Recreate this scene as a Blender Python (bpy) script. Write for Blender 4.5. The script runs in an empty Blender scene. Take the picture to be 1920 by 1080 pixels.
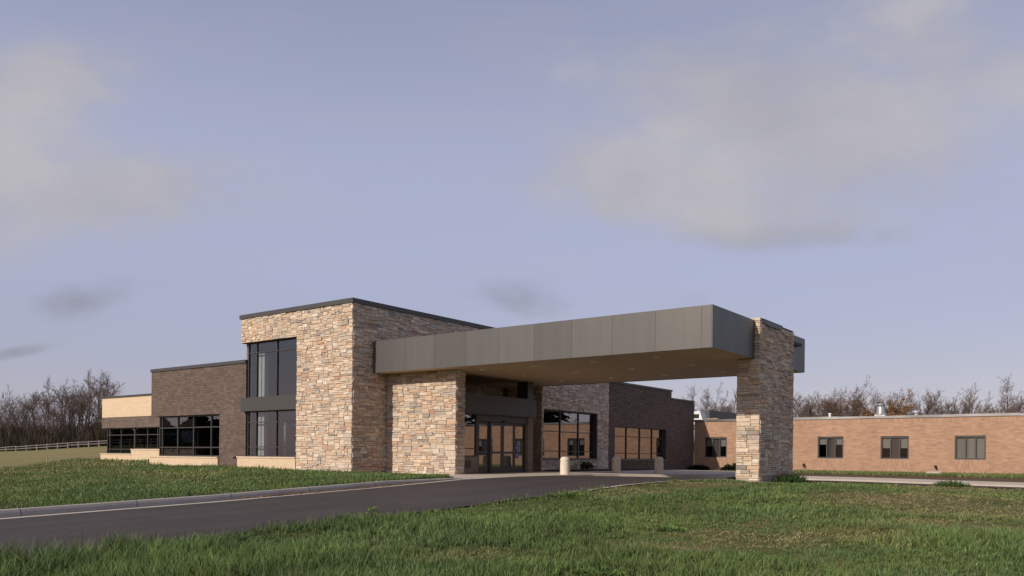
import bpy, math, random
import numpy as np
from mathutils import Vector, Matrix
random.seed(7)
rng = np.random.default_rng(7)
C = bpy.context.scene.collection
R = math.radians

# ------------------------------------------------------------------ camera frame (X along the fronts, Y along the drive)
EYE, AL, ROLL = 0.9, R(36.9), R(0.536)
FPX, PCX, PCY = 1537.9, 960.0, 855.2

def direction(x, y):
    dx, dy = x - PCX, y - PCY
    c, s = math.cos(ROLL), math.sin(ROLL)
    u, v = (c*dx + s*dy)/FPX, (-s*dx + c*dy)/FPX
    d = Vector((u*math.cos(AL) - math.sin(AL), u*math.sin(AL) + math.cos(AL), -v))
    return d.normalized()

# ------------------------------------------------------------------ object helpers
def tag(o, label=None, cat=None, group=None, kind=None):
    if label: o['label'] = label
    if cat: o['category'] = cat
    if group: o['group'] = group
    if kind: o['kind'] = kind
    return o

def empty(name, loc, rz=0.0):
    o = bpy.data.objects.new(name, None)
    o.empty_display_size = 0.3
    C.objects.link(o)
    o.location = loc
    o.rotation_euler = (0, 0, rz)
    return o

ORIGIN = {}
def root(name, loc, label, cat, group=None):
    o = empty(name, loc)
    ORIGIN[o.name] = Vector(loc)
    return tag(o, label, cat, group)

def origin_of(o):
    while o is not None:
        if o.name in ORIGIN: return ORIGIN[o.name]
        o = o.parent
    return Vector((0, 0, 0))

class MB:
    """collects faces with metre UVs and a tint, links them as one mesh object"""
    def __init__(s):
        s.v, s.f, s.c, s.sm, s.rot = [], [], [], [], []
    def face(s, pts, col=(1, 1, 1), smooth=False, rot=False):
        i = len(s.v)
        s.v.extend([tuple(p) for p in pts])
        s.f.append(tuple(range(i, i + len(pts))))
        s.c.append(col); s.sm.append(smooth); s.rot.append(rot)
    def mesh(s, verts, faces, col=(1, 1, 1), smooth=False):
        i = len(s.v)
        s.v.extend([tuple(p) for p in verts])
        for f in faces:
            s.f.append(tuple(k + i for k in f)); s.c.append(col); s.sm.append(smooth); s.rot.append(False)
    def box(s, x0, x1, y0, y1, z0, z1, col=(1, 1, 1), skip='', rot=False):
        if x0 > x1: x0, x1 = x1, x0
        if y0 > y1: y0, y1 = y1, y0
        if z0 > z1: z0, z1 = z1, z0
        F = {'-y': [(x0,y0,z0),(x1,y0,z0),(x1,y0,z1),(x0,y0,z1)], '+y': [(x1,y1,z0),(x0,y1,z0),(x0,y1,z1),(x1,y1,z1)],
             '-x': [(x0,y1,z0),(x0,y0,z0),(x0,y0,z1),(x0,y1,z1)], '+x': [(x1,y0,z0),(x1,y1,z0),(x1,y1,z1),(x1,y0,z1)],
             '+z': [(x0,y0,z1),(x1,y0,z1),(x1,y1,z1),(x0,y1,z1)], '-z': [(x0,y1,z0),(x1,y1,z0),(x1,y0,z0),(x0,y0,z0)]}
        for k, p in F.items():
            if k not in skip: s.face(p, col, rot=rot)
        return s
    def lathe(s, prof, cx, cy, cz, n=24, col=(1, 1, 1), smooth=True):
        for a, b in zip(prof[:-1], prof[1:]):
            for k in range(n):
                t0, t1 = 2*math.pi*k/n, 2*math.pi*(k + 1)/n
                p = lambda q, t: (cx + q[0]*math.cos(t), cy + q[0]*math.sin(t), cz + q[1])
                if b[0] < 1e-5: s.face([p(a, t0), p(a, t1), p(b, t0)], col, smooth)
                elif a[0] < 1e-5: s.face([p(a, t0), p(b, t1), p(b, t0)], col, smooth)
                else: s.face([p(a, t0), p(a, t1), p(b, t1), p(b, t0)], col, smooth)
        return s
    def tube(s, p0, p1, r0, r1, n=6, col=(1, 1, 1), smooth=True):
        p0, p1 = Vector(p0), Vector(p1)
        d = (p1 - p0).normalized()
        a = d.orthogonal().normalized(); b = d.cross(a)
        ring = lambda p, r: [p + a*(r*math.cos(2*math.pi*k/n)) + b*(r*math.sin(2*math.pi*k/n)) for k in range(n)]
        A, B = ring(p0, r0), ring(p1, r1)
        s.mesh(A + B, [(k, (k + 1) % n, n + (k + 1) % n, n + k) for k in range(n)], col, smooth)
        return s
    def cap(s, p0, p1, r, n=10, col=(1, 1, 1)):
        s.tube(p0, p1, r, r, n, col)
        p0, p1 = Vector(p0), Vector(p1)
        d = (p1 - p0).normalized(); a = d.orthogonal().normalized(); b = d.cross(a)
        for p in (p0, p1):
            s.face([p + a*(r*math.cos(2*math.pi*k/n)) + b*(r*math.sin(2*math.pi*k/n)) for k in range(n)], col)
        return s
    def build(s, name, mat, parent=None):
        org = origin_of(parent)
        v = np.array(s.v, dtype=np.float64)
        me = bpy.data.meshes.new(name)
        me.from_pydata((v - np.array(org)).tolist(), [], s.f)
        me.polygons.foreach_set('use_smooth', s.sm)
        me.uv_layers.new(name='UVMap'); me.color_attributes.new('tint', 'FLOAT_COLOR', 'CORNER')
        uv = me.uv_layers['UVMap']; at = me.color_attributes['tint']
        UV, CO = [], []
        for f, c, r in zip(s.f, s.c, s.rot):
            P = v[list(f)]
            n = np.cross(P[1] - P[0], P[2] - P[0]); a = np.abs(n)
            if a[2] >= a[0] and a[2] >= a[1]: q = P[:, [0, 1]]
            elif a[0] > a[1]: q = P[:, [1, 2]]
            else: q = P[:, [0, 2]]
            if r: q = q[:, [1, 0]]
            UV.append(q); CO.extend([(c[0], c[1], c[2], 1.0)]*len(f))
        uv.data.foreach_set('uv', np.concatenate(UV).astype(np.float32).ravel())
        at.data.foreach_set('color', np.array(CO, dtype=np.float32).ravel())
        me.materials.append(mat)
        o = bpy.data.objects.new(name, me)
        C.objects.link(o)
        o.parent = parent
        return o

def bulk(name, verts, loops, counts, cols, mat, parent=None):
    """fast mesh from numpy arrays (per-vertex tint)"""
    me = bpy.data.meshes.new(name)
    me.vertices.add(len(verts)); me.vertices.foreach_set('co', verts.astype(np.float32).ravel())
    me.loops.add(len(loops)); me.loops.foreach_set('vertex_index', loops.astype(np.int32))
    me.polygons.add(len(counts))
    st = np.concatenate([[0], np.cumsum(counts)[:-1]])
    me.polygons.foreach_set('loop_start', st.astype(np.int32))
    me.polygons.foreach_set('loop_total', counts.astype(np.int32))
    me.update(calc_edges=True)
    at = me.color_attributes.new('tint', 'FLOAT_COLOR', 'POINT')
    at.data.foreach_set('color', np.concatenate([cols, np.ones((len(cols), 1))], 1).astype(np.float32).ravel())
    me.materials.append(mat)
    o = bpy.data.objects.new(name, me)
    C.objects.link(o)
    o.parent = parent
    return o

# ------------------------------------------------------------------ materials
class NT:
    def __init__(s, name):
        s.m = bpy.data.materials.new(name); s.m.use_nodes = True
        s.n = s.m.node_tree.nodes; s.l = s.m.node_tree.links
        s.b = s.n['Principled BSDF']; s.out = s.n['Material Output']
    def add(s, t, **k):
        n = s.n.new(t)
        for a, b in k.items(): setattr(n, a, b)
        return n
    def link(s, a, b): s.l.new(a, b)
    def mix(s, fac, a, b, mode='MIX'):
        n = s.add('ShaderNodeMix', data_type='RGBA', blend_type=mode)
        for sock, val in ((n.inputs[0], fac), (n.inputs[6], a), (n.inputs[7], b)):
            if hasattr(val, 'is_output'): s.link(val, sock)
            elif isinstance(val, (int, float)): sock.default_value = val
            else: sock.default_value = (*val, 1.0)
        return n.outputs[2]
    def noise(s, scale, detail=4, rough=0.55, vec=None, kind='Object'):
        n = s.add('ShaderNodeTexNoise'); n.inputs['Scale'].default_value = scale
        n.inputs['Detail'].default_value = detail; n.inputs['Roughness'].default_value = rough
        if vec is None:
            tc = s.add('ShaderNodeTexCoord'); vec = tc.outputs[kind]
        s.link(vec, n.inputs['Vector'])
        return n.outputs['Fac']
    def ramp(s, fac, stops):
        n = s.add('ShaderNodeValToRGB'); s.link(fac, n.inputs[0])
        e = n.color_ramp.elements
        while len(e) < len(stops): e.new(0.5)
        for k, (p, c) in zip(e, stops):
            k.position = p; k.color = (*c, 1.0) if not isinstance(c, (int, float)) else (c, c, c, 1.0)
        return n.outputs[0]
    def base(s, c):
        if hasattr(c, 'is_output'): s.link(c, s.b.inputs['Base Color'])
        else: s.b.inputs['Base Color'].default_value = (*c, 1.0)
    def bump(s, h, strength, dist=0.01):
        n = s.add('ShaderNodeBump'); n.inputs['Strength'].default_value = strength; n.inputs['Distance'].default_value = dist
        s.link(h, n.inputs['Height']); s.link(n.outputs[0], s.b.inputs['Normal'])
    def set(s, rough=0.8, metal=0.0, spec=0.3):
        s.b.inputs['Roughness'].default_value = rough; s.b.inputs['Metallic'].default_value = metal
        s.b.inputs['Specular IOR Level'].default_value = spec
        return s.m

def plain(name, col, rough=0.7, metal=0.0, spec=0.3, var=0.12, scale=3.0):
    t = NT(name)
    f = t.noise(scale, 5)
    lo = tuple(c*(1 - var) for c in col); hi = tuple(c*(1 + var) for c in col)
    t.base(t.ramp(f, [(0.3, lo), (0.7, hi)]))
    return t.set(rough, metal, spec)

def brick(name, c1, c2, mortar, bw=0.30, rh=0.10, ms=0.012, offset=0.5, stain=0.15, blotch=None, var=.17):
    t = NT(name)
    uv = t.add('ShaderNodeUVMap', uv_map='UVMap')
    b = t.add('ShaderNodeTexBrick', offset=offset)
    b.inputs['Scale'].default_value = 1.0
    b.inputs['Brick Width'].default_value = bw; b.inputs['Row Height'].default_value = rh
    b.inputs['Mortar Size'].default_value = ms; b.inputs['Mortar Smooth'].default_value = 0.2
    b.inputs['Color1'].default_value = (*c1, 1); b.inputs['Color2'].default_value = (*c2, 1); b.inputs['Mortar'].default_value = (*mortar, 1)
    t.link(uv.outputs[0], b.inputs['Vector'])
    n = t.noise(0.7, 6, 0.6)
    col = t.mix(1.0, b.outputs['Color'], t.ramp(n, [(0.3, 1 - stain), (0.7, 1 + stain*0.6)]), 'MULTIPLY')
    sc = t.add('ShaderNodeMapping'); sc.inputs['Scale'].default_value = (1/bw*0.9, 1/rh*0.9, 1)
    t.link(uv.outputs[0], sc.inputs[0])
    w = t.add('ShaderNodeTexWhiteNoise', noise_dimensions='2D')
    fl = t.add('ShaderNodeVectorMath', operation='FLOOR'); t.link(sc.outputs[0], fl.inputs[0]); t.link(fl.outputs[0], w.inputs['Vector'])
    col = t.mix(1.0, col, t.ramp(w.outputs['Value'], [(0.0, 1 - var), (1.0, 1 + var*.9)]), 'MULTIPLY')
    if blotch: col = t.mix(t.ramp(w.outputs['Value'], [(0.86, 0.0), (0.9, 0.7)]), col, blotch)
    t.base(col)
    t.bump(b.outputs['Fac'], -0.5, 0.008)
    return t.set(0.88, 0, 0.2)

M = {}
M['dark_brick'] = brick('dark_brown_brick', (.165, .122, .098), (.125, .092, .076), (.062, .050, .044), stain=.12)
M['dark_brick_smooth'] = brick('dark_brown_band_brick', (.165, .125, .105), (.14, .105, .088), (.10, .078, .066), stain=.10)
M['cream_brick'] = brick('cream_brick', (.62, .485, .335), (.59, .455, .31), (.585, .455, .315), stain=.04, var=.04)
M['tan_brick'] = brick('tan_orange_brick', (.42, .25, .158), (.355, .208, .134), (.36, .26, .185), bw=.30, rh=.10, stain=.10, var=.11)
M['entry_brick'] = brick('grey_brown_brick', (.30, .23, .17), (.25, .19, .14), (.16, .13, .10))
M['metal'] = plain('charcoal_metal', (.052, .049, .047), 0.45, 0.0, 0.5, .08)
M['frame'] = plain('dark_bronze_frame', (.044, .038, .035), 0.45, 0.0, 0.5, .08)
def mat_fascia():
    t = NT('grey_metal_panel')
    a = t.add('ShaderNodeAttribute', attribute_name='tint')
    tc = t.add('ShaderNodeTexCoord'); mp = t.add('ShaderNodeMapping'); mp.inputs['Scale'].default_value = (2.5, 2.5, .25); t.link(tc.outputs['Object'], mp.inputs[0])
    f = t.noise(1.0, 5, .6, mp.outputs[0]); g = t.noise(.45, 2)
    c = t.mix(1.0, a.outputs['Color'], t.ramp(f, [(0.3, (.092, .088, .083)), (0.7, (.108, .103, .098))]), 'MULTIPLY')
    t.base(c); t.bump(g, .12, .08)
    return t.set(.42, .2, .5)
M['fascia'] = mat_fascia()
M['soffit'] = plain('brown_soffit_panel', (.60, .44, .28), 0.6, 0, 0.3, .08, 0.8)
M['galv'] = plain('galvanised_metal', (.62, .62, .60), 0.35, 0.85, 0.5, .1, 2)
M['roofedge'] = plain('aged_roof_edge_metal', (.25, .24, .235), 0.36, 0.6, 0.5, .6, 0.22)
M['roof'] = plain('grey_roof_membrane', (.10, .10, .10), 0.9)
M['white'] = plain('white_painted_metal', (.72, .72, .70), 0.5)
M['black'] = plain('black_rubber', (.012, .012, .012), 0.6)
M['interior'] = plain('dim_interior', (.11, .10, .095), 0.9)
M['post'] = plain('pale_interior_column', (.30, .33, .30), 0.8)
M['blind'] = plain('grey_roller_blind', (.27, .25, .22), 0.9, var=.04)
M['screen'] = plain('grey_insect_screen', (.085, .078, .072), 0.9, var=.04)
M['sill'] = plain('cast_stone_sill', (.62, .49, .35), 0.8, var=.06)
M['greysill'] = plain('grey_stone_sill', (.20, .18, .165), 0.8, var=.06)
M['wood'] = plain('weathered_rail_wood', (.25, .23, .215), 0.9, var=.25, scale=4)
M['crate'] = plain('tan_wood', (.42, .32, .20), 0.9)
M['yellow'] = plain('yellow_road_paint', (.60, .38, .12), 0.8, var=.2)
M['blue'] = plain('blue_sticker', (.05, .09, .42), 0.5)
M['paint'] = plain('white_print', (.8, .8, .8), 0.5)
M['lamp'] = plain('downlight_lens', (.92, .90, .85), 0.4)

def mat_bollard():
    t = NT('precast_concrete')
    f = t.noise(5, 6, .65); g = t.noise(45, 3, .6)
    t.base(t.mix(1.0, t.ramp(f, [(0.25, (.56, .50, .40)), (0.75, (.74, .67, .55))]), t.ramp(g, [(0.3, .86), (0.7, 1.08)]), 'MULTIPLY'))
    t.bump(g, .3, .006)
    return t.set(.9, 0, .2)
M['bollard'] = mat_bollard()

def mat_stone():
    t = NT('ledge_stone')
    a = t.add('ShaderNodeAttribute', attribute_name='tint')
    f = t.noise(9.0, 5, .65); g = t.noise(34, 3, .6); h = t.noise(.5, 3)
    c = t.mix(1.0, a.outputs['Color'], t.ramp(f, [(0.28, .76), (0.72, 1.15)]), 'MULTIPLY')
    c = t.mix(1.0, c, t.ramp(g, [(0.3, .88), (0.7, 1.08)]), 'MULTIPLY')
    c = t.mix(1.0, c, t.ramp(h, [(0.3, .93), (0.7, 1.05)]), 'MULTIPLY')
    t.base(c)
    t.bump(f, .6, .03)
    return t.set(.92, 0, .15)
M['stone'] = mat_stone()

def mat_tint(name, trans=0.0, rough=.8):
    t = NT(name)
    a = t.add('ShaderNodeAttribute', attribute_name='tint')
    t.base(a.outputs['Color'])
    if trans:
        tr = t.add('ShaderNodeBsdfTranslucent'); t.link(a.outputs['Color'], tr.inputs[0])
        mx = t.add('ShaderNodeMixShader'); mx.inputs[0].default_value = trans
        t.link(t.b.outputs[0], mx.inputs[1]); t.link(tr.outputs[0], mx.inputs[2]); t.link(mx.outputs[0], t.out.inputs[0])
    return t.set(rough, 0, .15)
M['grass'] = mat_tint('grass_blade', .18, .7)
M['leaf'] = mat_tint('leaf', .2, .8)
M['bark'] = mat_tint('bark', 0, .95)

def mat_glass(name, refl, tint):
    t = NT(name); t.n.remove(t.b)
    g = t.add('ShaderNodeBsdfGlossy'); g.inputs['Roughness'].default_value = 0.0
    g.inputs['Color'].default_value = (.96, .97, 1.0, 1)
    tr = t.add('ShaderNodeBsdfTransparent'); tr.inputs[0].default_value = (*tint, 1)
    f0 = ((refl - 1)/(refl + 1))**2
    ge = t.add('ShaderNodeNewGeometry'); dt = t.add('ShaderNodeVectorMath', operation='DOT_PRODUCT'); t.link(ge.outputs['Incoming'], dt.inputs[0]); t.link(ge.outputs['Normal'], dt.inputs[1])
    def mm(op, a, b):
        n = t.add('ShaderNodeMath', operation=op)
        for k, v in ((0, a), (1, b)):
            if hasattr(v, 'is_output'): t.link(v, n.inputs[k])
            else: n.inputs[k].default_value = v
        return n.outputs[0]
    fac = mm('ADD', mm('MULTIPLY', mm('POWER', mm('SUBTRACT', 1.0, mm('ABSOLUTE', dt.outputs['Value'], 0.0)), 5.0), 1 - f0), f0)
    n = t.noise(.35, 2); bp = t.add('ShaderNodeBump'); bp.inputs['Strength'].default_value = .02; bp.inputs['Distance'].default_value = .05
    t.link(n, bp.inputs['Height']); t.link(bp.outputs[0], g.inputs['Normal'])
    mx = t.add('ShaderNodeMixShader')
    t.link(fac, mx.inputs[0]); t.link(tr.outputs[0], mx.inputs[1]); t.link(g.outputs[0], mx.inputs[2])
    t.link(mx.outputs[0], t.out.inputs[0])
    return t.m
M['glass'] = mat_glass('tinted_glass', 2.45, (.30, .32, .34))
M['glass_mirror'] = mat_glass('reflective_tinted_glass', 3.3, (.22, .22, .22))
M['glass_clear'] = mat_glass('clear_glass', 1.35, (.72, .73, .73))
M['glass_bay'] = mat_glass('bay_window_glass', 2.15, (.80, .84, .85))

def mat_asphalt():
    t = NT('asphalt')
    f = t.noise(.35, 5, .6); g = t.noise(60, 3, .7); s = t.noise(.06, 2)
    c = t.ramp(f, [(0.3, (.046, .037, .034)), (0.7, (.062, .051, .047))])
    c = t.mix(1.0, c, t.ramp(g, [(0.25, .72), (0.75, 1.35)]), 'MULTIPLY')
    tc = t.add('ShaderNodeTexCoord'); mp = t.add('ShaderNodeMapping'); mp.inputs['Scale'].default_value = (1.6, .10, 1); t.link(tc.outputs['Object'], mp.inputs[0])
    tr = t.noise(1.0, 4, .6, mp.outputs[0])
    c = t.mix(1.0, c, t.ramp(tr, [(0.32, .86), (0.68, 1.16)]), 'MULTIPLY')
    sp = t.noise(11, 2, .5, tc.outputs['Object'])
    c = t.mix(t.ramp(sp, [(0.66, 0.0), (0.74, .5)]), c, (.12, .10, .09))
    vo = t.add('ShaderNodeTexVoronoi', feature='DISTANCE_TO_EDGE'); vo.inputs['Scale'].default_value = .22
    wv = t.add('ShaderNodeVectorMath', operation='ADD'); ns = t.add('ShaderNodeTexNoise'); ns.inputs['Scale'].default_value = 1.3; ns.inputs['Detail'].default_value = 5
    t.link(tc.outputs['Object'], ns.inputs['Vector']); t.link(tc.outputs['Object'], wv.inputs[0]); t.link(ns.outputs['Color'], wv.inputs[1]); t.link(wv.outputs[0], vo.inputs['Vector'])
    c = t.mix(t.ramp(vo.outputs['Distance'], [(0.0, .55), (0.006, 0.0)]), c, (.018, .015, .014))
    t.base(c); t.bump(g, .35, .008)
    return t.set(.85, 0, .25)
M['asphalt'] = mat_asphalt()

def mat_concrete(name, c0, c1):
    t = NT(name)
    f = t.noise(.8, 6, .65); g = t.noise(30, 4, .6)
    c = t.mix(1.0, t.ramp(f, [(0.3, c0), (0.7, c1)]), t.ramp(g, [(0.3, .88), (0.7, 1.08)]), 'MULTIPLY')
    t.base(c); t.bump(g, .25, .005)
    return t.set(.9, 0, .2)
M['concrete'] = mat_concrete('concrete', (.40, .35, .29), (.50, .44, .37))
M['kerb'] = mat_concrete('kerb_concrete', (.30, .27, .24), (.40, .36, .32))

def mat_ground():
    t = NT('lawn_soil')
    tc = t.add('ShaderNodeTexCoord'); P = tc.outputs['Object']
    big = t.noise(.22, 4, .6, P); mid = t.noise(1.6, 5, .65, P); fine = t.noise(24, 4, .7, P)
    green = t.ramp(mid, [(0.3, (.040, .062, .014)), (0.7, (.075, .100, .024))])
    straw = t.ramp(fine, [(0.3, (.100, .072, .036)), (0.7, (.23, .17, .085))])
    c = t.mix(t.ramp(big, [(0.45, 0.12), (0.62, .75)]), green, straw)
    # the rough meadow beyond the mown lawn
    sp = t.add('ShaderNodeSeparateXYZ'); t.link(P, sp.inputs[0])
    a0 = t.add('ShaderNodeMath', operation='MULTIPLY_ADD'); t.link(sp.outputs[0], a0.inputs[0]); a0.inputs[1].default_value = -.585/2.5; a0.inputs[2].default_value = (-.585*43.5 + .812*16.8)/2.5
    a = t.add('ShaderNodeMath', operation='MULTIPLY_ADD'); t.link(sp.outputs[1], a.inputs[0]); a.inputs[1].default_value = -.812/2.5; t.link(a0.outputs[0], a.inputs[2])
    a.use_clamp = True
    mead = t.mix(t.noise(.09, 4, .6, P), (.27, .22, .10), (.165, .165, .06))
    mead = t.mix(t.ramp(t.noise(.035, 3, .5, P), [(0.52, 0.0), (0.6, .55)]), mead, (.27, .19, .11))
    mead = t.mix(1.0, mead, t.ramp(mid, [(0.3, .85), (0.7, 1.12)]), 'MULTIPLY')
    c = t.mix(a.outputs[0], c, mead)
    t.base(c); t.bump(fine, .6, .03)
    return t.set(.95, 0, .1)
M['ground'] = mat_ground()

def mat_mulch():
    t = NT('bare_mulch'); f = t.noise(14, 5, .7); g = t.noise(1.2, 3)
    c = t.mix(g, t.ramp(f, [(0.3, (.050, .034, .024)), (0.7, (.13, .088, .062))]), t.ramp(f, [(0.3, (.075, .050, .034)), (0.7, (.17, .12, .085))]))
    t.base(c); t.bump(f, .8, .04)
    return t.set(.95, 0, .1)
M['mulch'] = mat_mulch()

# ------------------------------------------------------------------ terrain
ROADPROF = [(-200, -6), (-60, -2.6), (-30, -1.75), (-10, -1.2), (0, -.98), (5.6, -.82), (8.5, -.71), (14.35, -.53), (18, -.38), (21, -.26), (25.2, -.07),
            (28, -.015), (31, 0.0), (34, -.02), (38, -.09), (42, -.19), (48, -.34), (53, -.45), (60, -.5), (300, -.6)]
RY = np.array([a for a, b in ROADPROF]); RZ_ = np.array([b for a, b in ROADPROF])
def road_z(x, y):
    z = np.interp(y, RY, RZ_)
    return z - .011*np.clip(np.asarray(x) + 14, 0, 40)*np.clip((np.asarray(y) - 34)/4.0, 0, 1)

CTRL = []
for y in (-60, -30, -10, 0, 6, 9, 12, 15, 18, 21, 24):
    CTRL += [(-22.6, y, float(np.interp(y, RY, RZ_)) + .15), (-13.6, y, float(np.interp(y, RY, RZ_)) - .03)]
for y in (27, 30, 33, 36):
    CTRL += [(-13.4, y, float(np.interp(y, RY, RZ_)) - .02)]
CTRL += [(-18, -120, -3.5), (-30, 26, .07), (-34, 26, .08), (-40, 26, .08), (-48, 26, .10), (-53, 29, .30), (-60, 29, .34), (-28.7, 27, .05), (-24.5, 27.0, .0),
         (-30, 18, -.12), (-40, 16, -.18), (-55, 18, -.05), (-30, 8, -.45), (-42, 4, -.5), (-70, 30, .30), (-80, 20, -.15), (-100, 40, .35), (-130, 55, .75),
         (-165, 64, .62), (-150, 75, 2.0), (-185, 48, -.2), (-120, 97, 3.0), (-90, 118, 3.2), (-200, 90, 2.5), (-190, 130, 4.0), (-60, 140, 2.6), (-20, 150, 1.6), (30, 140, 1.0), (90, 120, .4),
         (-50, 70, .5), (-40, 50, .2), (-27, 59, .02), (-20, 59, .0), (-10, 59, .0), (0, 59, -.02), (15, 59, -.1), (-20, 85, .2), (10, 85, .1),
         (-25, 45, -.06), (-12.3, 32.4, -.06), (-11, 37.5, -.15), (-5, 37.8, -.22), (3, 37.8, -.30), (15, 37, -.5), (-8, 26, -.17), (0, 26, -.24), (10, 24, -.4),
         (-8, 18, -.42), (0, 16, -.5), (10, 12, -.7), (-6, 10, -.68), (0, 6, -.75), (-6, 2, -.86), (4, -4, -.9), (0, -40, -2), (60, 20, -1.2), (100, -60, -3), (-100, -60, -2.5), (-200, 0, -2), (120, 60, -1),
         (200, 200, 0), (-300, 200, 3), (-300, -100, -4), (200, -200, -5), (-100, -250, -6)]
CT = np.array(CTRL)
def _phi(r2): return 0.5*r2*np.log(np.maximum(r2, 1e-9))
def _fit():
    n = len(CT); xy = CT[:, :2]/50.0
    K = _phi(((xy[:, None] - xy[None])**2).sum(-1)) + np.eye(n)*1e-3
    Pm = np.concatenate([np.ones((n, 1)), xy], 1)
    A = np.block([[K, Pm], [Pm.T, np.zeros((3, 3))]])
    return np.linalg.solve(A, np.concatenate([CT[:, 2], np.zeros(3)]))
_W = _fit()
def terrain(x, y):
    x = np.asarray(x, float); y = np.asarray(y, float)
    p = np.stack([x.ravel(), y.ravel()], 1)/50.0; xy = CT[:, :2]/50.0
    out = np.empty(len(p))
    for i in range(0, len(p), 40000):
        q = p[i:i + 40000]
        out[i:i + 40000] = _phi(((q[:, None] - xy[None])**2).sum(-1)) @ _W[:len(CT)] + _W[-3] + q @ _W[-2:]
    return out.reshape(x.shape)
def tz(x, y): return float(terrain([x], [y])[0])

PX_Y = [25.2, 28.9, 31.5, 33, 34.3, 35.6, 36.8, 38.0, 39.2, 40.6, 42.4, 45.5, 52.6]
PX_R = [-21.35, -21.35, -21.3, -21.1, -20.8, -20.1, -19.0, -17.7, -17.0, -16.8, -17.3, -17.8, -18.0]
PX_L = [-22.0, -25.6, -26.0, -26.0, -26.0, -26.0, -26.0, -26.4, -25.4, -25.4, -25.4, -25.4, -25.4]
def plaza_r(y): return np.interp(y, PX_Y, PX_R)
def plaza_l(y): return np.interp(y, PX_Y, PX_L)
def plaza_z(y): return np.interp(y, [25, 28.9, 32.6, 34.6, 60], [-.06, .012, .022, .06, .045])

def on_paving(x, y, m=0.0):
    """drive, plaza, car park and walk footprint"""
    x = np.asarray(x); y = np.asarray(y)
    d = (x > -22.2 - m) & (x < -13.95 + m) & (y < 39)
    p = (y > 38.4 - m) & (y < 56.9 + m) & (x > -27) & (x < 60)
    q = (y > 26) & (y < 50) & (x > plaza_l(y) - m) & (x < -13.95)
    return d | p | q

def make_ground():
    def axis(lo, hi, a, b, st):
        core = list(np.arange(a, b + 1e-6, st)); s = st; v = a
        left = []
        while v > lo: s *= 1.22; v -= s; left.append(v)
        s = st; v = core[-1]; right = []
        while v < hi: s *= 1.22; v += s; right.append(v)
        return np.array(left[::-1] + core + right)
    xs = axis(-900, 700, -62, 20, .45); ys = axis(-500, 900, -4, 62, .45)
    X, Y = np.meshgrid(xs, ys, indexing='ij')
    rr = np.sqrt((X + 30)**2 + (Y - 30)**2)
    Xc, Yc = X.copy(), Y.copy()
    k = np.minimum(1, 220/np.maximum(rr, 1)); Xc = -30 + (X + 30)*k; Yc = 30 + (Y - 30)*k
    Z = terrain(Xc, Yc)
    low = on_paving(X, Y, -.15)
    Z = np.where(low, np.minimum(Z, road_z(X, Y)) - .14, Z)
    edge = on_paving(X, Y, .5) & ~low
    Z = np.where(edge & (X > -20), np.minimum(Z, road_z(X, Y) - .02), Z)
    inside = ((X > -60) & (X < -27.2) & (Y > 31) & (Y < 58)) | ((X > -37) & (X < -25.6) & (Y > 27.6) & (Y < 40))
    Z = np.where(inside, Z - .4, Z)
    Z += .018*np.sin(X*1.7 + 2*np.sin(Y*.9))*np.cos(Y*1.3) * (~low)
    V = np.stack([X, Y, Z], -1).reshape(-1, 3)
    nx, ny = X.shape
    i, j = np.meshgrid(np.arange(nx - 1), np.arange(ny - 1), indexing='ij')
    a = (i*ny + j).ravel()
    loops = np.stack([a, a + ny, a + ny + 1, a + 1], 1).ravel()
    o = bulk('lawn_ground', V, loops, np.full(len(a), 4), np.ones((len(V), 3)), M['ground'])
    o.data.polygons.foreach_set('use_smooth', [True]*len(o.data.polygons))
    return tag(o, kind='structure')
make_ground()

def strip(name, ys, xl, xr, zf, mat, nx=6, skirt_r=0.0, skirt_l=0.0, parent=None, kind='structure'):
    m = MB(); ys = list(ys)
    P = [[(xl(y) + (xr(y) - xl(y))*k/nx, y) for k in range(nx + 1)] for y in ys]
    P = [[(x, y, float(zf(x, y))) for x, y in row] for row in P]
    for a, b in zip(P[:-1], P[1:]):
        for k in range(nx): m.face([a[k], a[k + 1], b[k + 1], b[k]], smooth=True)
        if skirt_r:
            p, q = a[-1], b[-1]; m.face([p, (p[0] + .02, p[1], p[2] - skirt_r), (q[0] + .02, q[1], q[2] - skirt_r), q])
        if skirt_l:
            p, q = a[0], b[0]; m.face([q, (q[0], q[1], q[2] - skirt_l), (p[0], p[1], p[2] - skirt_l), p])
    o = m.build(name, mat, parent)
    if kind: o['kind'] = kind
    return o

Yd = list(np.arange(-60, 38.6, 1.0)) + [38.6]
strip('asphalt_drive', Yd, lambda y: -26 if y > 24.5 else -21.95, lambda y: -14.0, lambda x, y: road_z(x, y), M['asphalt'], 8)
strip('parking_asphalt', [38.6, 40, 42, 44, 46, 48, 50.5, 52.6], lambda y: -26, lambda y: 34, lambda x, y: road_z(x, y), M['asphalt'], 24)
strip('entry_pavement', sorted(set(PX_Y + [26, 27, 28, 30, 32.6, 33.6, 35, 37.4, 38.6, 40, 46])), lambda y: float(plaza_l(y)), lambda y: float(plaza_r(y)),
      lambda x, y: max(plaza_z(y), road_z(x, y) + .012), M['concrete'], 10, skirt_r=.2)
strip('front_walk', [52.6, 53.8, 55.0], lambda y: -25.4, lambda y: 34.0, lambda x, y: road_z(x, 52.6) + .10 + .045*(y - 52.6), M['concrete'], 30)
m = MB()
for k in range(60):
    x0, x1 = -25.4 + k*.99, -25.4 + (k + 1)*.99
    m.face([(x0, 52.59, float(road_z(x0, 52.6)) - .05), (x1, 52.59, float(road_z(x1, 52.6)) - .05), (x1, 52.6, float(road_z(x1, 52.6)) + .10), (x0, 52.6, float(road_z(x0, 52.6)) + .10)])
tag(m.build('walk_kerb', M['concrete']), kind='structure')
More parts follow.
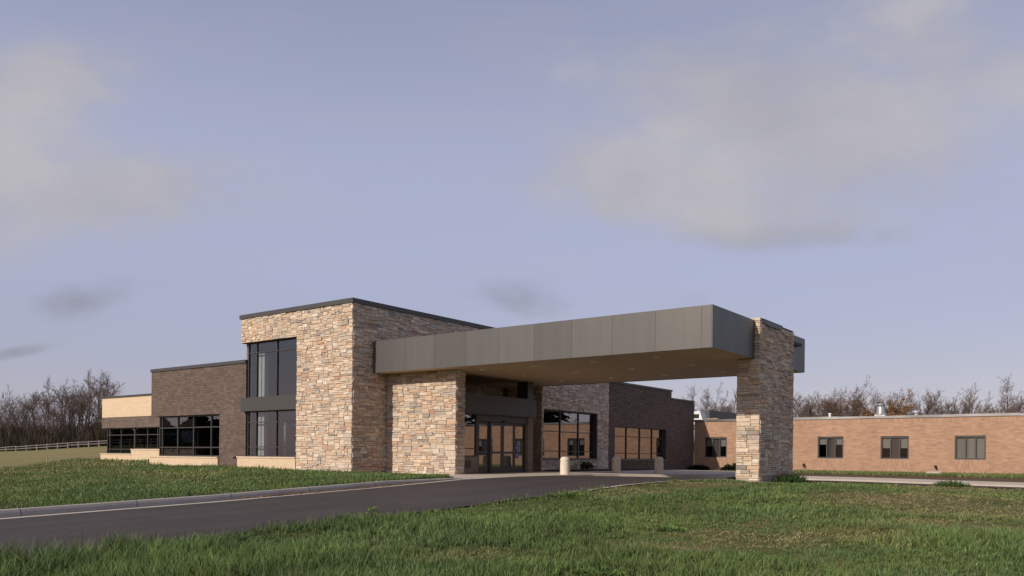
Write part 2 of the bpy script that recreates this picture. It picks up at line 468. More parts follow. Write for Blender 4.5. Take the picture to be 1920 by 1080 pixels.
strip('planting_bed', [55.0, 55.6, 56.4, 57.2], lambda y: -25.4, lambda y: 34, lambda x, y: np.interp(y, [55, 55.6, 57.2], [float(road_z(x, 52.6)) + .19, float(road_z(x, 52.6)) + .25, -.13]), M['mulch'], 30)
strip('wall_bed', [39.0, 41, 43, 45, 47, 51, 56, 59.4], lambda y: -27.0, lambda y: -25.38, lambda x, y: .13 - .012*max(0, y - 46), M['mulch'], 4)
# gutter pan, kerb and ribbon
strip('gutter', list(np.arange(-60, 26.1, 1.0)), lambda y: -22.0, lambda y: -21.38, lambda x, y: road_z(x, y) + .006 - .03*(x < -21.7), M['concrete'], 2)
m = MB()
yy = list(np.arange(-60, 27.01, .5))
kh = lambda y: float(np.interp(y, [21.5, 26.5], [.17, .015]))
for k, (a, b) in enumerate(zip(yy[:-1], yy[1:])):
    b2 = b - .018 if (k % 6 == 5) else b
    za, zb = float(road_z(-22, a)), float(road_z(-22, b))
    pr = [(-21.98, -.04), (-22.015, .55), (-22.05, .93), (-22.09, 1.0), (-22.24, 1.0), (-22.25, -.3)]
    def q(y, z, p): return (p[0], y, z + (p[1]*kh(y) if p[1] > 0 else p[1]))
    for p, r in zip(pr[:-1], pr[1:]):
        m.face([q(a, za, p), q(b2, zb, p), q(b2, zb, r), q(a, za, r)], smooth=False)
tag(m.build('kerb', M['kerb']), kind='structure')
strip('edge_ribbon', list(np.arange(21, 38.7, 1.0)), lambda y: -14.06, lambda y: -13.86, lambda x, y: road_z(x, y) + .012, M['concrete'], 1)
# painted bay lines
m = MB()
for (x0, y0) in ((-12.6, 52.0), (-6.0, 52.0), (.6, 52.0)):
    for k in range(6):
        ya, yb = y0 - k*.8, y0 - (k + 1)*.8
        xa, xb = x0 - k*.12, x0 - (k + 1)*.12
        m.face([(xb, yb, float(road_z(xb, yb)) + .006), (xb + .12, yb, float(road_z(xb, yb)) + .006), (xa + .12, ya, float(road_z(xa, ya)) + .006), (xa, ya, float(road_z(xa, ya)) + .006)])
tag(m.build('bay_markings', M['yellow']), kind='structure')

# ------------------------------------------------------------------ stone cladding
SC = [((.56, .43, .295), 11), ((.62, .49, .35), 9), ((.50, .395, .29), 9), ((.52, .345, .215), 8), ((.47, .275, .165), 4), ((.38, .30, .23), 5),
      ((.275, .225, .185), 2.6), ((.43, .375, .31), 5), ((.56, .40, .265), 7), ((.64, .54, .42), 6), ((.22, .185, .16), .6)]
SCOL = [c for c, w in SC]; SW = np.array([w for c, w in SC]); SW = SW/SW.sum()
def stones(m, axis, fixed, sgn, u0, u1, z0, z1, holes=(), rnd=None, grow0=0.0, grow1=0.0, cool=0.0):
    """irregular ledgestone laid over the plane axis=fixed, outward sign sgn; holes = (ua, ub, za, zb)"""
    rnd = rnd or random
    cu, cz = .072, .088
    U0, U1 = u0 - grow0, u1 + grow1
    nu, nz = max(1, round((U1 - U0)/cu)), max(1, round((z1 - z0)/cz))
    cu, cz = (U1 - U0)/nu, (z1 - z0)/nz
    occ = np.zeros((nz, nu), bool)
    for (a, b, c, d) in holes:
        for r in range(nz):
            zc = z0 + (r + .5)*cz
            if c < zc < d:
                for k in range(nu):
                    if a < U0 + (k + .5)*cu < b: occ[r, k] = True
    def put(r0, r1, k0, k1):
        g = .009
        a, b, c, d = U0 + k0*cu + g*.5, U0 + k1*cu - g*.5, z0 + r0*cz + g*.5, z0 + r1*cz - g*.5
        pr = rnd.uniform(.035, .085); e = rnd.uniform(.008, .018)
        j = lambda: rnd.uniform(-.008, .008)
        col = SCOL[rnd.choices(range(len(SCOL)), SW)[0]]
        w = rnd.uniform(.92, 1.09)
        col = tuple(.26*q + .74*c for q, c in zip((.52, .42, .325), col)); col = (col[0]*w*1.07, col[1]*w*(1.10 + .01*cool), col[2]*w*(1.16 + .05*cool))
        A = [(a, c), (b, c), (b, d), (a, d)]
        Bq = [(a + e + j(), c + e + j()), (b - e + j(), c + e + j()), (b - e + j(), d - e + j()), (a + e + j(), d - e + j())]
        dep = [pr + rnd.uniform(-.012, .012) for _ in range(4)]
        def P(q, dd):
            return (q[0], fixed + sgn*dd, q[1]) if axis == 'y' else (fixed + sgn*dd, q[0], q[1])
        base = [P(q, 0.0) for q in A]; mid = [P(q, pr*.7) for q in A]; top = [P(q, dd) for q, dd in zip(Bq, dep)]
        flip = (axis == 'y' and sgn > 0) or (axis == 'x' and sgn < 0)
        fs = []
        for k in range(4):
            n = (k + 1) % 4
            fs.append((k, n, 4 + n, 4 + k)); fs.append((4 + k, 4 + n, 8 + n, 8 + k))
        fs.append((8, 9, 10, 11))
        if flip: fs = [f[::-1] for f in fs]
        m.mesh(base + mid + top, fs, col)
    for r in range(nz):
        k = 0
        while k < nu:
            if occ[r, k]: k += 1; continue
            h = rnd.choices([1, 2, 3], [4.6, 4.2, .35])[0]
            w = rnd.choice([3, 4, 5, 5, 6, 6, 7, 8, 9]) if h < 3 else rnd.choice([5, 6, 7])
            h = min(h, nz - r)
            w = min(w, nu - k)
            ww = 0
            while ww < w and not occ[r, k + ww]: ww += 1
            if (k + ww < nu) and (nu - (k + ww) < 3) and not occ[r, k + ww:].any(): ww = nu - k
            while h > 1 and occ[r:r + h, k:k + ww].any(): h -= 1
            occ[r:r + h, k:k + ww] = True
            put(r, r + h, k, k + ww)
            k += ww
    return m
MORT = (.21, .17, .135)

def wall_holes(m, axis, f0, f1, u0, u1, z0, z1, holes=(), col=(1, 1, 1)):
    """slab between axis=f0..f1 with rectangular holes"""
    us = sorted({u0, u1, *[h[0] for h in holes], *[h[1] for h in holes]}); us = [u for u in us if u0 <= u <= u1]
    for a, b in zip(us[:-1], us[1:]):
        c = (a + b)/2
        cut = sorted([(h[2], h[3]) for h in holes if h[0] < c < h[1]])
        z = z0; segs = []
        for (p, q) in cut:
            if p > z: segs.append((z, p))
            z = max(z, q)
        if z < z1: segs.append((z, z1))
        for (p, q) in segs:
            if axis == 'y': m.box(a, b, f0, f1, p, q, col)
            else: m.box(f0, f1, a, b, p, q, col)
    return m

def window(parent, axis, f, sgn, u0, u1, z0, z1, mull=(), trans=(), fw=.055, dep=.11, glass='glass', name='window', rows=None, label=None):
    """frame bars around panes; outer face of frame at axis=f, depth goes inward"""
    m = MB(); g = MB()
    def bx(a, b, c, d, x=0.0):
        p, q = f - sgn*x, f - sgn*dep
        if axis == 'y': m.box(a, b, p, q, c, d)
        else: m.box(p, q, a, b, c, d)
    vs = [u0 + fw/2] + list(mull) + [u1 - fw/2]
    for v in vs: bx(v - fw/2, v + fw/2, z0, z1)
    for a, b in zip(vs[:-1], vs[1:]):
        for z in [z0 + fw/2] + list(trans) + [z1 - fw/2]:
            t = fw*.85 if z in trans else fw
            bx(a + fw/2, b - fw/2, z - t/2, z + t/2, .006)
    gp = f - sgn*dep*.55
    for a, b in zip(vs[:-1], vs[1:]):
        zz = [z0 + fw/2] + sorted(trans) + [z1 - fw/2]
        for c, d in zip(zz[:-1], zz[1:]):
            q = [(a, c), (b, c), (b, d), (a, d)]
            P = [((x, gp, z) if axis == 'y' else (gp, x, z)) for x, z in q]
            if (axis == 'y' and sgn > 0) or (axis == 'x' and sgn < 0): P = P[::-1]
            g.face(P)
    w = m.build(name, M['frame'], parent)
    if label: w['label'] = label
    g.build('pane', M[glass], w)
    return w

# ------------------------------------------------------------------ the clinic
B = root('clinic_building', (-34, 30, 0), 'modern clinic with tall stone corner block, dark brown brick wings and a flat roof', 'building')
XT, YT = -29.9, 26.95            # tower wall planes (stone stands proud of them)
ST = -34.02                      # stone / window edge
XL = -38.75
# tower: front, side
m = MB()
wall_holes(m, 'y', YT, YT + .3, ST, XT, -.3, 8.22, col=MORT)
m.box(XL, ST, YT, YT + .3, 6.93, 8.22, MORT)
stones(m, 'y', YT, -1, ST, XT, -.12, 8.22, grow1=.05)
stones(m, 'y', YT, -1, XL, ST - .004, 6.91, 8.22)
m.box(XL, ST, YT + .3, YT + .75, 6.93, 7.2, MORT)
m.box(XT - .3, XT, YT + .3, 38.9, -.3, 8.22, MORT)
stones(m, 'x', XT, 1, YT + .0, 38.8, -.12, 8.22)
m.box(XL, XL + .25, YT + .3, 38.9, 5.5, 8.22, MORT)
stones(m, 'x', XL, -1, YT, 34, 6.9, 8.22)
m.box(XL + .25, XT - .3, 38.6, 38.9, 5.5, 8.22, MORT)
m.box(ST, ST + .2, YT + .3, YT + .8, .7, 6.93, MORT)
m.build('stone_wall', M['stone'], B)
# entrance pier, left of the doors
XB, YB = -25.3, 29.25
m = MB()
m.box(XT + .1, XB, YB, YB + .62, -.3, 4.94, MORT)
stones(m, 'y', YB, -1, XT + .08, XB, -.10, 4.94, grow1=.05)
stones(m, 'x', XB, 1, YB, YB + .62, -.10, 4.94)
m.build('stone_pier', M['stone'], B)
# rear stone wall right of the doors
XS, YS = -27.06, 38.86
H1 = (38.98, 45.06, .76, 3.62)
m = MB()
wall_holes(m, 'x', XS - .35, XS, YS, 46.4, -.3, 6.2, [H1], MORT)
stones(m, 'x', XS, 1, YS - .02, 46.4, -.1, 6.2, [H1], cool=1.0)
m.box(-29.9, XS - .35, YS, YS + .3, -.3, 6.2, MORT)
stones(m, 'y', YS, -1, -29.5, XS, -.1, 6.2, grow1=.05)
m.build('rear_stone_wall', M['stone'], B)
# dark brick rear wing
H2 = (47.25, 54.76, .74, 2.95)
m = MB()
XD = XS + .03
wall_holes(m, 'x', XD - .35, XD, 46.42, 55.6, -.4, 5.78, [H2])
m.box(XD - .35, XD, 55.6, 59.55, -.5, 5.22)
m.box(-45, XD - .35, 59.2, 59.55, -.5, 5.2)
m.build('rear_dark_brick_wall', M['dark_brick'], B)
# dark front wing
YD = 27.12
DL, DR = -48.25, -38.6
HD = (-47.75, -41.05, .70, 3.13)
m = MB()
wall_holes(m, 'y', YD, YD + .32, -41.05, DR, -.3, 5.86)
m.box(DL, -41.05, YD, YD + .32, 3.13, 5.86)
m.box(DL, DL + .32, YD + .32, 40, 3.13, 5.86)
m.box(DL, -41.05, YD + .32, YD + .6, 3.13, 3.3)
m.build('dark_brick_wall', M['dark_brick'], B)
# cream wing
YC = 30.0
CL = -60.1
m = MB(); m.box(CL, -48.0, YC, YC + .3, 3.43, 4.82); m.box(CL, CL + .3, YC + .3, 44, 3.43, 4.82)
m.build('cream_brick_wall', M['cream_brick'], B)
m = MB(); m.box(CL, -47.9, YC - .003, YC + .35, 2.655, 3.43); m.box(CL, CL + .3, YC + .35, 44, 2.655, 3.43)
m.build('brick_band', M['dark_brick_smooth'], B)
# plinths with cast sills
def plinth(x0, x1, y0, y1, z0, z1, extra=()):
    m = MB(); m.box(x0, x1, y0, y1, z0, z1 - .07)
    for e in extra: m.box(*e)
    p = m.build('plinth', M['cream_brick'], B)
    s = MB(); s.box(x0 - .03, x1 + .0, y0 - .04, y1, z1 - .07, z1)
    s.build('sill', M['sill'], p)
plinth(-38.98, ST - .01, YT - .09, YT + .5, -.3, .745)
plinth(-48.25, -41.05, YD - .1, YD + .5, -.3, .70)
plinth(CL - .05, -55.9, YC - .06, YC + .5, -.2, .815)
plinth(-55.9, -47.6, YC - .055, YC + .5, -.2, 1.155)
# roofs and caps
m = MB()
m.box(XL + .25, XT - .3, YT + .3, 38.6, 7.9, 8.0)
m.box(DL + .32, DR, YD + .32, 59.2, 5.5, 5.6)
m.box(DR, XD - .35, 39.2, 59.2, 5.5, 5.6) if False else None
m.box(DR + .01, XD - .36, 38.91, 55.6, 5.45, 5.55)
m.box(DR + .01, XD - .36, 55.6, 59.2, 4.95, 5.05)
m.box(CL + .3, -48.0, YC + .3, 44, 4.5, 4.6)
m.build('flat_roof', M['roof'], B)
def cap(bits):
    m = MB()
    for b in bits: m.box(*b)
    return m.build('roof_cap', M['metal'], B)
cap([(XL - .09, XT + .12, YT - .12, YT + .35, 8.22, 8.44), (XT - .35, XT + .12, YT + .35, 38.95, 8.22, 8.44), (XL - .09, XL + .3, YT + .35, 38.95, 8.22, 8.44), (XL + .3, XT - .35, 38.55, 38.95, 8.22, 8.44)])
cap([(DL - .05, DR, YD - .06, YD + .4, 5.86, 6.04), (DL - .05, DL + .4, YD + .4, 40, 5.86, 6.04)])
cap([(CL - .05, -48.2, YC - .06, YC + .4, 4.82, 4.95), (CL - .05, CL + .4, YC + .4, 44, 4.82, 4.95)])
cap([(XD - .4, XD + .06, 46.46, 55.66, 5.78, 5.90)])
cap([(XD - .4, XD + .05, 55.66, 59.6, 5.22, 5.32)])
cap([(-29.9, XS + .12, YS - .1, 46.46, 6.2, 6.36)])
# tower window bay
m = MB(); m.box(XL, ST - .003, YT - .06, YT + .32, 3.2, 3.92); m.box(XL, XL + .25, YT + .32, YT + 6, 3.2, 3.92)
m.build('spandrel_panel', M['metal'], B)
WY = YT + .2
WL = XL + .28
window(B, 'y', WY, -1, WL, ST, 3.92, 6.93, (-37.72, -35.98), (6.35,), glass='glass_bay', label='upper dark framed corner window of the stone block')
window(B, 'y', WY, -1, WL, ST, .745, 3.2, (-37.72, -35.98), (2.60, 1.27), glass='glass_bay', label='lower dark framed corner window of the stone block')
window(B, 'x', WL, -1, WY + .12, WY + 6, 3.92, 6.93, (WY + 2, WY + 4), (6.35,))
window(B, 'x', WL, -1, WY + .12, WY + 6, .745, 3.2, (WY + 2, WY + 4), (2.60, 1.27))
# dark wing window and cream wing window
window(B, 'y', YD + .25, -1, HD[0], HD[1], .70, 3.13, (-47.42, -45.72, -44.05, -42.25), (2.42, 1.24), fw=.08, glass='glass', label='wide dark window in the brown brick wall')
window(B, 'x', HD[0] - .02, -1, YD + .37, YD + 2.8, .70, 3.13, (YD + 1.5,), (2.42, 1.24))
window(B, 'y', YC + .2, -1, -59.75, -55.9, .815, 2.655, (-59.35, -57.75), (2.15, 1.13), fw=.07, label='strip window below the cream brick panel, deeper half')
window(B, 'y', YC + .2, -1, -55.9, -48.2, 1.155, 2.655, (-54.2, -52.9), (2.15,), fw=.07, label='strip window below the cream brick panel, shallower half')
window(B, 'x', -59.75, -1, YC + .32, YC + 6, .815, 2.655, (YC + 3,), (2.15, 1.13))
# rear windows (deep dark reveals)
def rear_window(h, mull, trans, rec=.2):
    y0, y1, z0, z1 = h
    w = window(B, 'x', XS - rec, 1, y0, y1, z0, z1, mull, trans, fw=.06, glass='glass_mirror')
    r = MB()
    r.box(XS - rec, XD + .004, y1 - .012, y1, z0, z1); r.box(XS - rec, XD + .004, y0, y0 + .012, z0, z1)
    r.box(XS - rec, XD + .004, y0 + .012, y1 - .012, z1 - .012, z1)
    r.build('reveal', M['frame'], w)
    s = MB(); s.box(XS - rec, XD + .07, y0 - .03, y1 + .03, z0 - .06, z0 + .004)
    s.build('sill', M['greysill'], w)
    return w
rear_window(H1, (41.13, 43.17), (2.39, 1.22))['label'] = 'window with a dark reveal set in the shaded stone wall'
rear_window(H2, (49.27, 51.18, 53.02), (2.30, 1.16))['label'] = 'wide window set in the shaded dark brick wall'
# vestibule with sliding doors
XV = -25.72
m = MB()
m.box(XT + .1, XV + .05, 29.9, 36.2, 2.98, 3.9)
m.box(XV + .05, XV + .28, 29.9, 36.03, 2.97, 3.93)
m.build('entrance_fascia', M['metal'], B)
m = MB()
m.box(XV - .2, XV + .02, 29.88, 31.45, -.1, .80); m.build('low_brick_panel', M['entry_brick'], B); m = MB()
m.box(XS - 1.8, XV + .10, 35.55, 36.0, -.1, 2.97)
m.build('entrance_brick', M['entry_brick'], B)
m = MB(); m.box(XV + .02, XV + .05, 30.05, 30.85, .32, .66)
for k in range(6): m.box(XV + .05, XV + .065, 30.08, 30.82, .345 + k*.052, .37 + k*.052)
m.build('louver_vent', M['frame'], B)
m = MB(); m.box(XV - .2, XV + .06, 29.88, 31.45, .80, .86)
m.build('sill', M['greysill'], B)
window(B, 'x', XV, 1, 29.9, 31.35, .86, 2.97, (), (2.38, 1.25), glass='glass_mirror', label='sidelight window left of the entrance doors')
m = MB()
m.box(XV - .14, XV + .02, 31.35, 35.55, 2.62, 2.97)                  # header box of the slider
m.box(XV - .12, XV, 31.35, 31.5, .02, 2.62)
dh = m.build('door_header', M['frame'], B)
m = MB(); m.cap((XV + .02, 33.45, 2.68), (XV + .10, 33.45, 2.66), .045, 10); m.build('sensor', M['black'], dh)
def door_leaf(y0, y1, dx, bars, label):
    st = .12; f = XV + dx
    m = MB(); g = MB()
    m.box(f - .05, f, y0, y0 + st, .03, 2.6); m.box(f - .05, f, y1 - st, y1, .03, 2.6)
    for a, b in ((.03, .33), (1.02, 1.13), (2.46, 2.6)): m.box(f - .046, f - .004, y0 + st, y1 - st, a, b)
    for a, b in ((.33, 1.02), (1.13, 2.46)):
        g.face([(f - .025, y0 + st, a), (f - .025, y1 - st, a), (f - .025, y1 - st, b), (f - .025, y0 + st, b)])
    d = m.build('door', M['frame'], B); d['label'] = label
    g.build('pane', M['glass_mirror'], d)
    return d
door_leaf(31.5, 32.42, -.07, 0, 'fixed glazed entrance leaf beside the sidelight')
door_leaf(32.42, 33.46, -.01, 0, 'left sliding glazed entrance leaf')
dd = door_leaf(33.46, 34.5, -.01, 0, 'right sliding glazed entrance leaf')
d4 = door_leaf(34.5, 35.5, -.07, 0, 'fixed glazed entrance leaf with blue stickers')
for z in (1.22, .80):
    m = MB(); x = XV - .088
    m.box(x - .004, x, 34.66, 34.95, z, z + .28); s = m.build('sticker', M['blue'], d4)
    m = MB(); x += .001
    c = (34.80, z + .11)
    for k in range(20):
        t0, t1 = 2*math.pi*k/20, 2*math.pi*(k + 1)/20
        if 1.0 < t0 < 2.2: continue
        m.face([(x, c[0] + .06*math.cos(t0), c[1] + .06*math.sin(t0)), (x, c[0] + .06*math.cos(t1), c[1] + .06*math.sin(t1)), (x, c[0] + .045*math.cos(t1), c[1] + .045*math.sin(t1)), (x, c[0] + .045*math.cos(t0), c[1] + .045*math.sin(t0))])
    for (a, b, cc, d) in ((34.785, 34.805, z + .11, z + .20), (34.775, 34.815, z + .21, z + .245), (34.805, 34.85, z + .105, z + .125), (34.835, 34.855, z + .05, z + .105), (34.805, 34.845, z + .165, z + .18)):
        m.face([(x, a, cc), (x, b, cc), (x, b, d), (x, a, d)])
    m.build('wheelchair_symbol', M['paint'], s)
# dark steel beam above the entrance
m = MB(); m.box(-26.7, -26.0, 36.0, 36.5, 3.95, 4.94); m.build('canopy_bracket', M['frame'], B)
# interiors
m = MB()
m.box(-47.9, XT - .32, YD + .9, 38.5, -.1, .02); m.box(-47.4, XT - .32, 36.6, 36.8, .02, 7.6)
m.box(XL + .32, XT - .32, YT + 1.0, 36.6, 3.45, 3.6); m.box(-59.5, -48.3, YC + .4, 37, -.1, .3); m.box(-59.4, -48.3, 36.9, 37.1, .3, 4.4)
m.box(-48.05, -47.95, YD + 3, 36.8, 0, 5.4)
m.build('interior_wall', M['interior'], B)
for z0, z1 in ((.05, 3.25), (3.62, 6.35)):
    m = MB(); m.box(-37.93, -37.42, YT + .5, YT + .75, z0, z1); m.build('interior_column', M['post'], B)
m = MB(); m.box(XT - 1.0, XV - 2.8, 29.95, 36.6, -.1, .015); m.box(XT + .12, XT + .2, 29.95, 36.6, 0, 2.95)
m.box(-33, XS - 3, YS + .4, 59, -.1, .02); m.box(-32, -31.8, YS + .4, 59, 0, 5.3)
m.build('lobby_wall', M['interior'], B)
m = MB(); m.cap((-39.35, YD - .01, .70), (-39.35, YD - .14, .68), .05); m.box(-39.42, -39.28, YD - .2, YD - .1, .62, .74)
m.build('hose_bib', M['black'], B)
# far parapet seen over the old wing's roof
m = MB(); m.box(-29.2, -28.55, 66, 74.5, 3.6, 4.98); m.build('rear_parapet', M['metal'], B)

# ------------------------------------------------------------------ canopy and its pillar
CX0, CX1, CY0, CY1, CZ0, CZ1 = -29.78, -12.11, 28.19, 38.85, 4.95, 6.49
K = root('entrance_canopy', (-20, 33, 4.95), 'long grey metal clad canopy with brown soffit reaching from the stone block over the drive', 'canopy')
def panels(m, axis, f, sgn, joints, z0, z1, th=.03, gap=.009):
    for a, b in zip(joints[:-1], joints[1:]):
        p, q = f - sgn*th, f
        k = random.uniform(.90, 1.10); k = (k, k, k*random.uniform(.97, 1.03))
        if axis == 'y': m.box(a + gap/2, b - gap/2, p, q, z0, z1, k)
        else: m.box(p, q, a + gap/2, b - gap/2, z0, z1, k)
jx = [CX0, -27.6] + [-27.6 + 1.885*k for k in range(1, 8)] + [-12.54, CX1 - .03]
jy = [CY0, 28.95, 30.85, 32.3, 34.2, 36.6, 37.9, CY1]
m = MB(); panels(m, 'y', CY0, -1, jx, CZ0 - .02, CZ1); m.build('front_fascia', M['fascia'], K)
m = MB(); panels(m, 'y', CY1, 1, jx, CZ0 - .02, CZ1); m.build('rear_fascia', M['fascia'], K)
m = MB(); panels(m, 'x', CX1, 1, jy, CZ0 - .02, CZ1); m.build('end_fascia', M['fascia'], K)
m = MB()
m.box(CX0, CX1 - .04, CY0 + .04, CY1 - .04, 5.2, CZ1 - .04); m.build('roof_deck', M['roof'], K)
m = MB(); m.box(CX0, CX1 - .035, CY0 + .035, CY1 - .035, CZ0 + .0, CZ0 + .2); m.build('soffit', M['soffit'], K)
for x in (-24.27, -21.22, -18.2, -15.22):
    for y in (29.92, 33.3, 36.7):
        m = MB(); m.lathe([(.14, .0), (.14, -.02), (.10, -.024), (.0, -.016)], x, y, CZ0, 16)
        m.build('downlight', M['lamp'], K)
m = MB(); m.box(CX1, CX1 + .16, 36.7, 37.75, 6.02, 6.13); m.box(CX1 + .16, CX1 + .2, 36.7, 37.75, 5.98, 6.13); m.build('scupper', M['black'], K)

PX0, PX1, PY0, PY1 = -12.79, -11.92, 32.42, 36.5
Q = root('canopy_pillar', (-12.3, 34.4, -.06), 'broad stone clad pillar at the outer end of the canopy', 'pillar')
m = MB()
m.box(PX0, PX1, PY0, PY1, -.35, 4.93, MORT)
m.box(CX1 + .002, PX1, PY0, PY1, 4.93, 6.47, MORT)
stones(m, 'y', PY0, -1, PX0, PX1, -.18, 4.93, grow0=.04, grow1=.05)
stones(m, 'x', PX1, 1, PY0, PY1, -.18, 6.47)
stones(m, 'y', PY1, 1, PX0, PX1, -.18, 4.93, grow0=.04, grow1=.05)
stones(m, 'x', PX0, -1, PY0, PY1, -.18, 4.93)
stones(m, 'y', PY0, -1, CX1 + .002, PX1, 4.93, 6.47, grow1=.05)
stones(m, 'y', PY1, 1, CX1 + .002, PX1, 4.93, 6.47, grow1=.05)
m.build('stone_cladding', M['stone'], Q)
m = MB()
m.box(CX1 - .3, PX1 + .04, PY0 + .1, PY1, 6.495, 6.54, (1, 1, 1))
m.face([(PX1 + .09, PY0 + .12, 6.55), (PX1 + .10, PY0 + 2.5, 6.55), (PX1 + .12, PY0 + 2.35, 6.36), (PX1 + .12, PY0 + .8, 6.33), (PX1 + .11, PY0 + .12, 6.41)])
m.box(PX1 - .02, PX1 + .10, PY0 + .12, PY0 + 2.5, 6.54, 6.56)
m.build('roof_membrane', M['metal'], Q)
m = MB(); m.box(CX1 - .25, PX1 + .06, PY0 - .09, PY0 + .1, 6.47, 6.57, (.55, .47, .37)); m.build('cap_stone', M['stone'], Q)

# ------------------------------------------------------------------ old tan brick wing
W = root('brick_wing', (-10, 66, 0), 'long low tan orange brick wing with small dark windows and a metal roof edge', 'building')
YW = 59.6
ww = 1.76
wx = [-26.12, -17.62, -13.44, -8.96, -4.5, .0, 4.5, 9.0]
holes = [(x, x + ww, .95, 2.49) for x in wx]
m = MB(); wall_holes(m, 'y', YW, YW + .3, -27.0, 16, -.6, 3.40, holes)
m.box(-27, -26.7, YW + .3, 75, -.6, 3.7); m.box(15.7, 16, YW + .3, 75, -.6, 3.7)
m.build('brick_wall', M['tan_brick'], W)
m = MB()
m.box(-27, 16, YW - .003, YW + .3, 3.40, 3.70, rot=True)
for x in wx: m.box(x - .04, x + ww + .04, YW - .004, YW + .2, -.55, .945, rot=True)
m.build('soldier_course', M['tan_brick'], W)
m = MB()
for k in range(12):
    x0 = -27.02 + k*3.6
    m.box(x0, x0 + 3.59, YW - .07, YW + .3, 3.70 + .012*(k % 2), 3.86 + .012*((k*7) % 3))
m.build('roof_edge', M['roofedge'], W)
m = MB(); m.box(-26.7, 15.7, YW + .3, 75, 3.6, 3.72); m.box(-26.7, 15.7, 74.7, 75, -.6, 3.6); m.build('flat_roof', M['roof'], W)
for k, x in enumerate(wx):
    m = MB(); g = MB(); f = YW + .05
    fw = .09
    m.box(x, x + ww, f, f + .12, 2.37, 2.49); m.box(x, x + ww, f, f + .12, .95, 1.04)
    m.box(x, x + fw, f, f + .12, 1.04, 2.37); m.box(x + ww - fw, x + ww, f, f + .12, 1.04, 2.37)
    a, b = x + .62, x + 1.18
    for q in (a, b): m.box(q - .04, q + .04, f + .01, f + .11, 1.04, 2.37)
    w = m.build('window', M['frame'], W)
    g.face([(x + fw, f + .07, 1.04), (x + ww - fw, f + .07, 1.04), (x + ww - fw, f + .07, 2.37), (x + fw, f + .07, 2.37)])
    g.build('pane', M['glass_clear'], w)
    full = (k == 3 or k == 6)
    drop = {1: 1.92, 2: 1.68, 0: 1.8}.get(k, 1.8)
    s = MB(); s.box(a + .04, b - .04, f + .12, f + .13, 1.04, 2.37); s.build('screen', M['blind' if full else 'screen'], w)
    for p, q in ((x + fw, a - .04), (b + .04, x + ww - fw)):
        s = MB(); s.box(p, q, f + .13, f + .14, 1.04 if full else drop, 2.37); s.build('blind', M['blind'], w)
    s = MB(); s.box(x - .2, x + ww + .2, f + 1.6, f + 1.7, .2, 3.0); s.build('dark_room', M['black'], w)
for x in (-18.55, -10.05):
    m = MB(); m.cap((x, YW, .50), (x, YW - .18, .50), .075); m.cap((x, YW - .18, .50), (x + .03, YW - .22, .36), .065)
    m.build('wall_pipe', M['black'], W)

# ------------------------------------------------------------------ things on the old wing's roof
def roof_vent(name, label, x, y, prof, mat='galv'):
    m = MB(); m.lathe(prof, x, y, 3.72, 24)
    o = m.build(name, M[mat]); return tag(o, label, 'roof vent')
v = root('exhaust_fan', (-14.9, 66, 3.72), 'shiny silver upright exhaust fan on the tan wing roof', 'roof vent')
m = MB(); m.box(-15.25, -14.55, 65.65, 66.35, 3.72, 4.25); m.build('curb', M['galv'], v)
m = MB(); m.lathe([(.44, .53), (.44, .62), (.30, .68)], -14.9, 66, 3.72, 28); m.build('flange', M['galv'], v)
m = MB(); m.lathe([(.28, .68), (.26, 1.15), (.32, 1.30), (.32, 1.36), (.0, 1.38)], -14.9, 66, 3.72, 28); m.build('drum', M['galv'], v)
roof_vent('roof_cowl', 'small low round metal cowl on the tan wing roof, right of the tall exhaust', -12.45, 66, [(.16, 0), (.16, .62), (.30, .64), (.30, .76), (.2, .84), (0, .86)])
roof_vent('vent_pipe', 'tiny pale pipe end just above the metal roof edge', -18.6, 66, [(.09, 0), (.09, .66), (.13, .68), (.13, .76), (0, .77)], 'white')
h = root('rooftop_unit', (-29.6, 65.5, 3.72), 'white rooftop unit with sloped hood behind the dark brick corner', 'rooftop unit')
m = MB()
v8 = [(-30.9, 64.9, 3.72), (-28.55, 64.9, 3.72), (-28.55, 66.0, 3.72), (-30.9, 66.0, 3.72), (-30.9, 64.9, 4.85), (-28.95, 64.9, 4.85), (-28.95, 66.0, 4.85), (-30.9, 66.0, 4.85)]
m.mesh(v8, [(0, 1, 5, 4), (1, 2, 6, 5), (2, 3, 7, 6), (3, 0, 4, 7), (4, 5, 6, 7)]); m.build('casing', M['white'], h)
m = MB(); m.box(-30.6, -29.75, 64.88, 64.9, 4.25, 4.6); m.box(-29.6, -29.0, 64.88, 64.9, 4.25, 4.6); m.build('grille', M['black'], h)
m = MB(); m.cap((-30.2, 65.5, 4.85), (-30.2, 65.5, 5.1), .5, 16); m.build('fan_hood', M['metal'], h)
m = MB(); m.box(-27.5, -26.55, 63.0, 63.6, 3.72, 3.76); m.box(-27.45, -27.3, 63.05, 63.55, 3.76, 4.05); m.box(-26.75, -26.6, 63.05, 63.55, 3.76, 4.05); m.box(-27.5, -26.55, 63.0, 63.6, 4.05, 4.12)
for k in range(3): m.box(-27.3, -26.75, 63.02, 63.04, 3.80 + k*.09, 3.85 + k*.09)
tag(m.build('wooden_crate', M['crate']), 'small tan wooden pallet crate on the roof beside the dark parapet', 'crate')

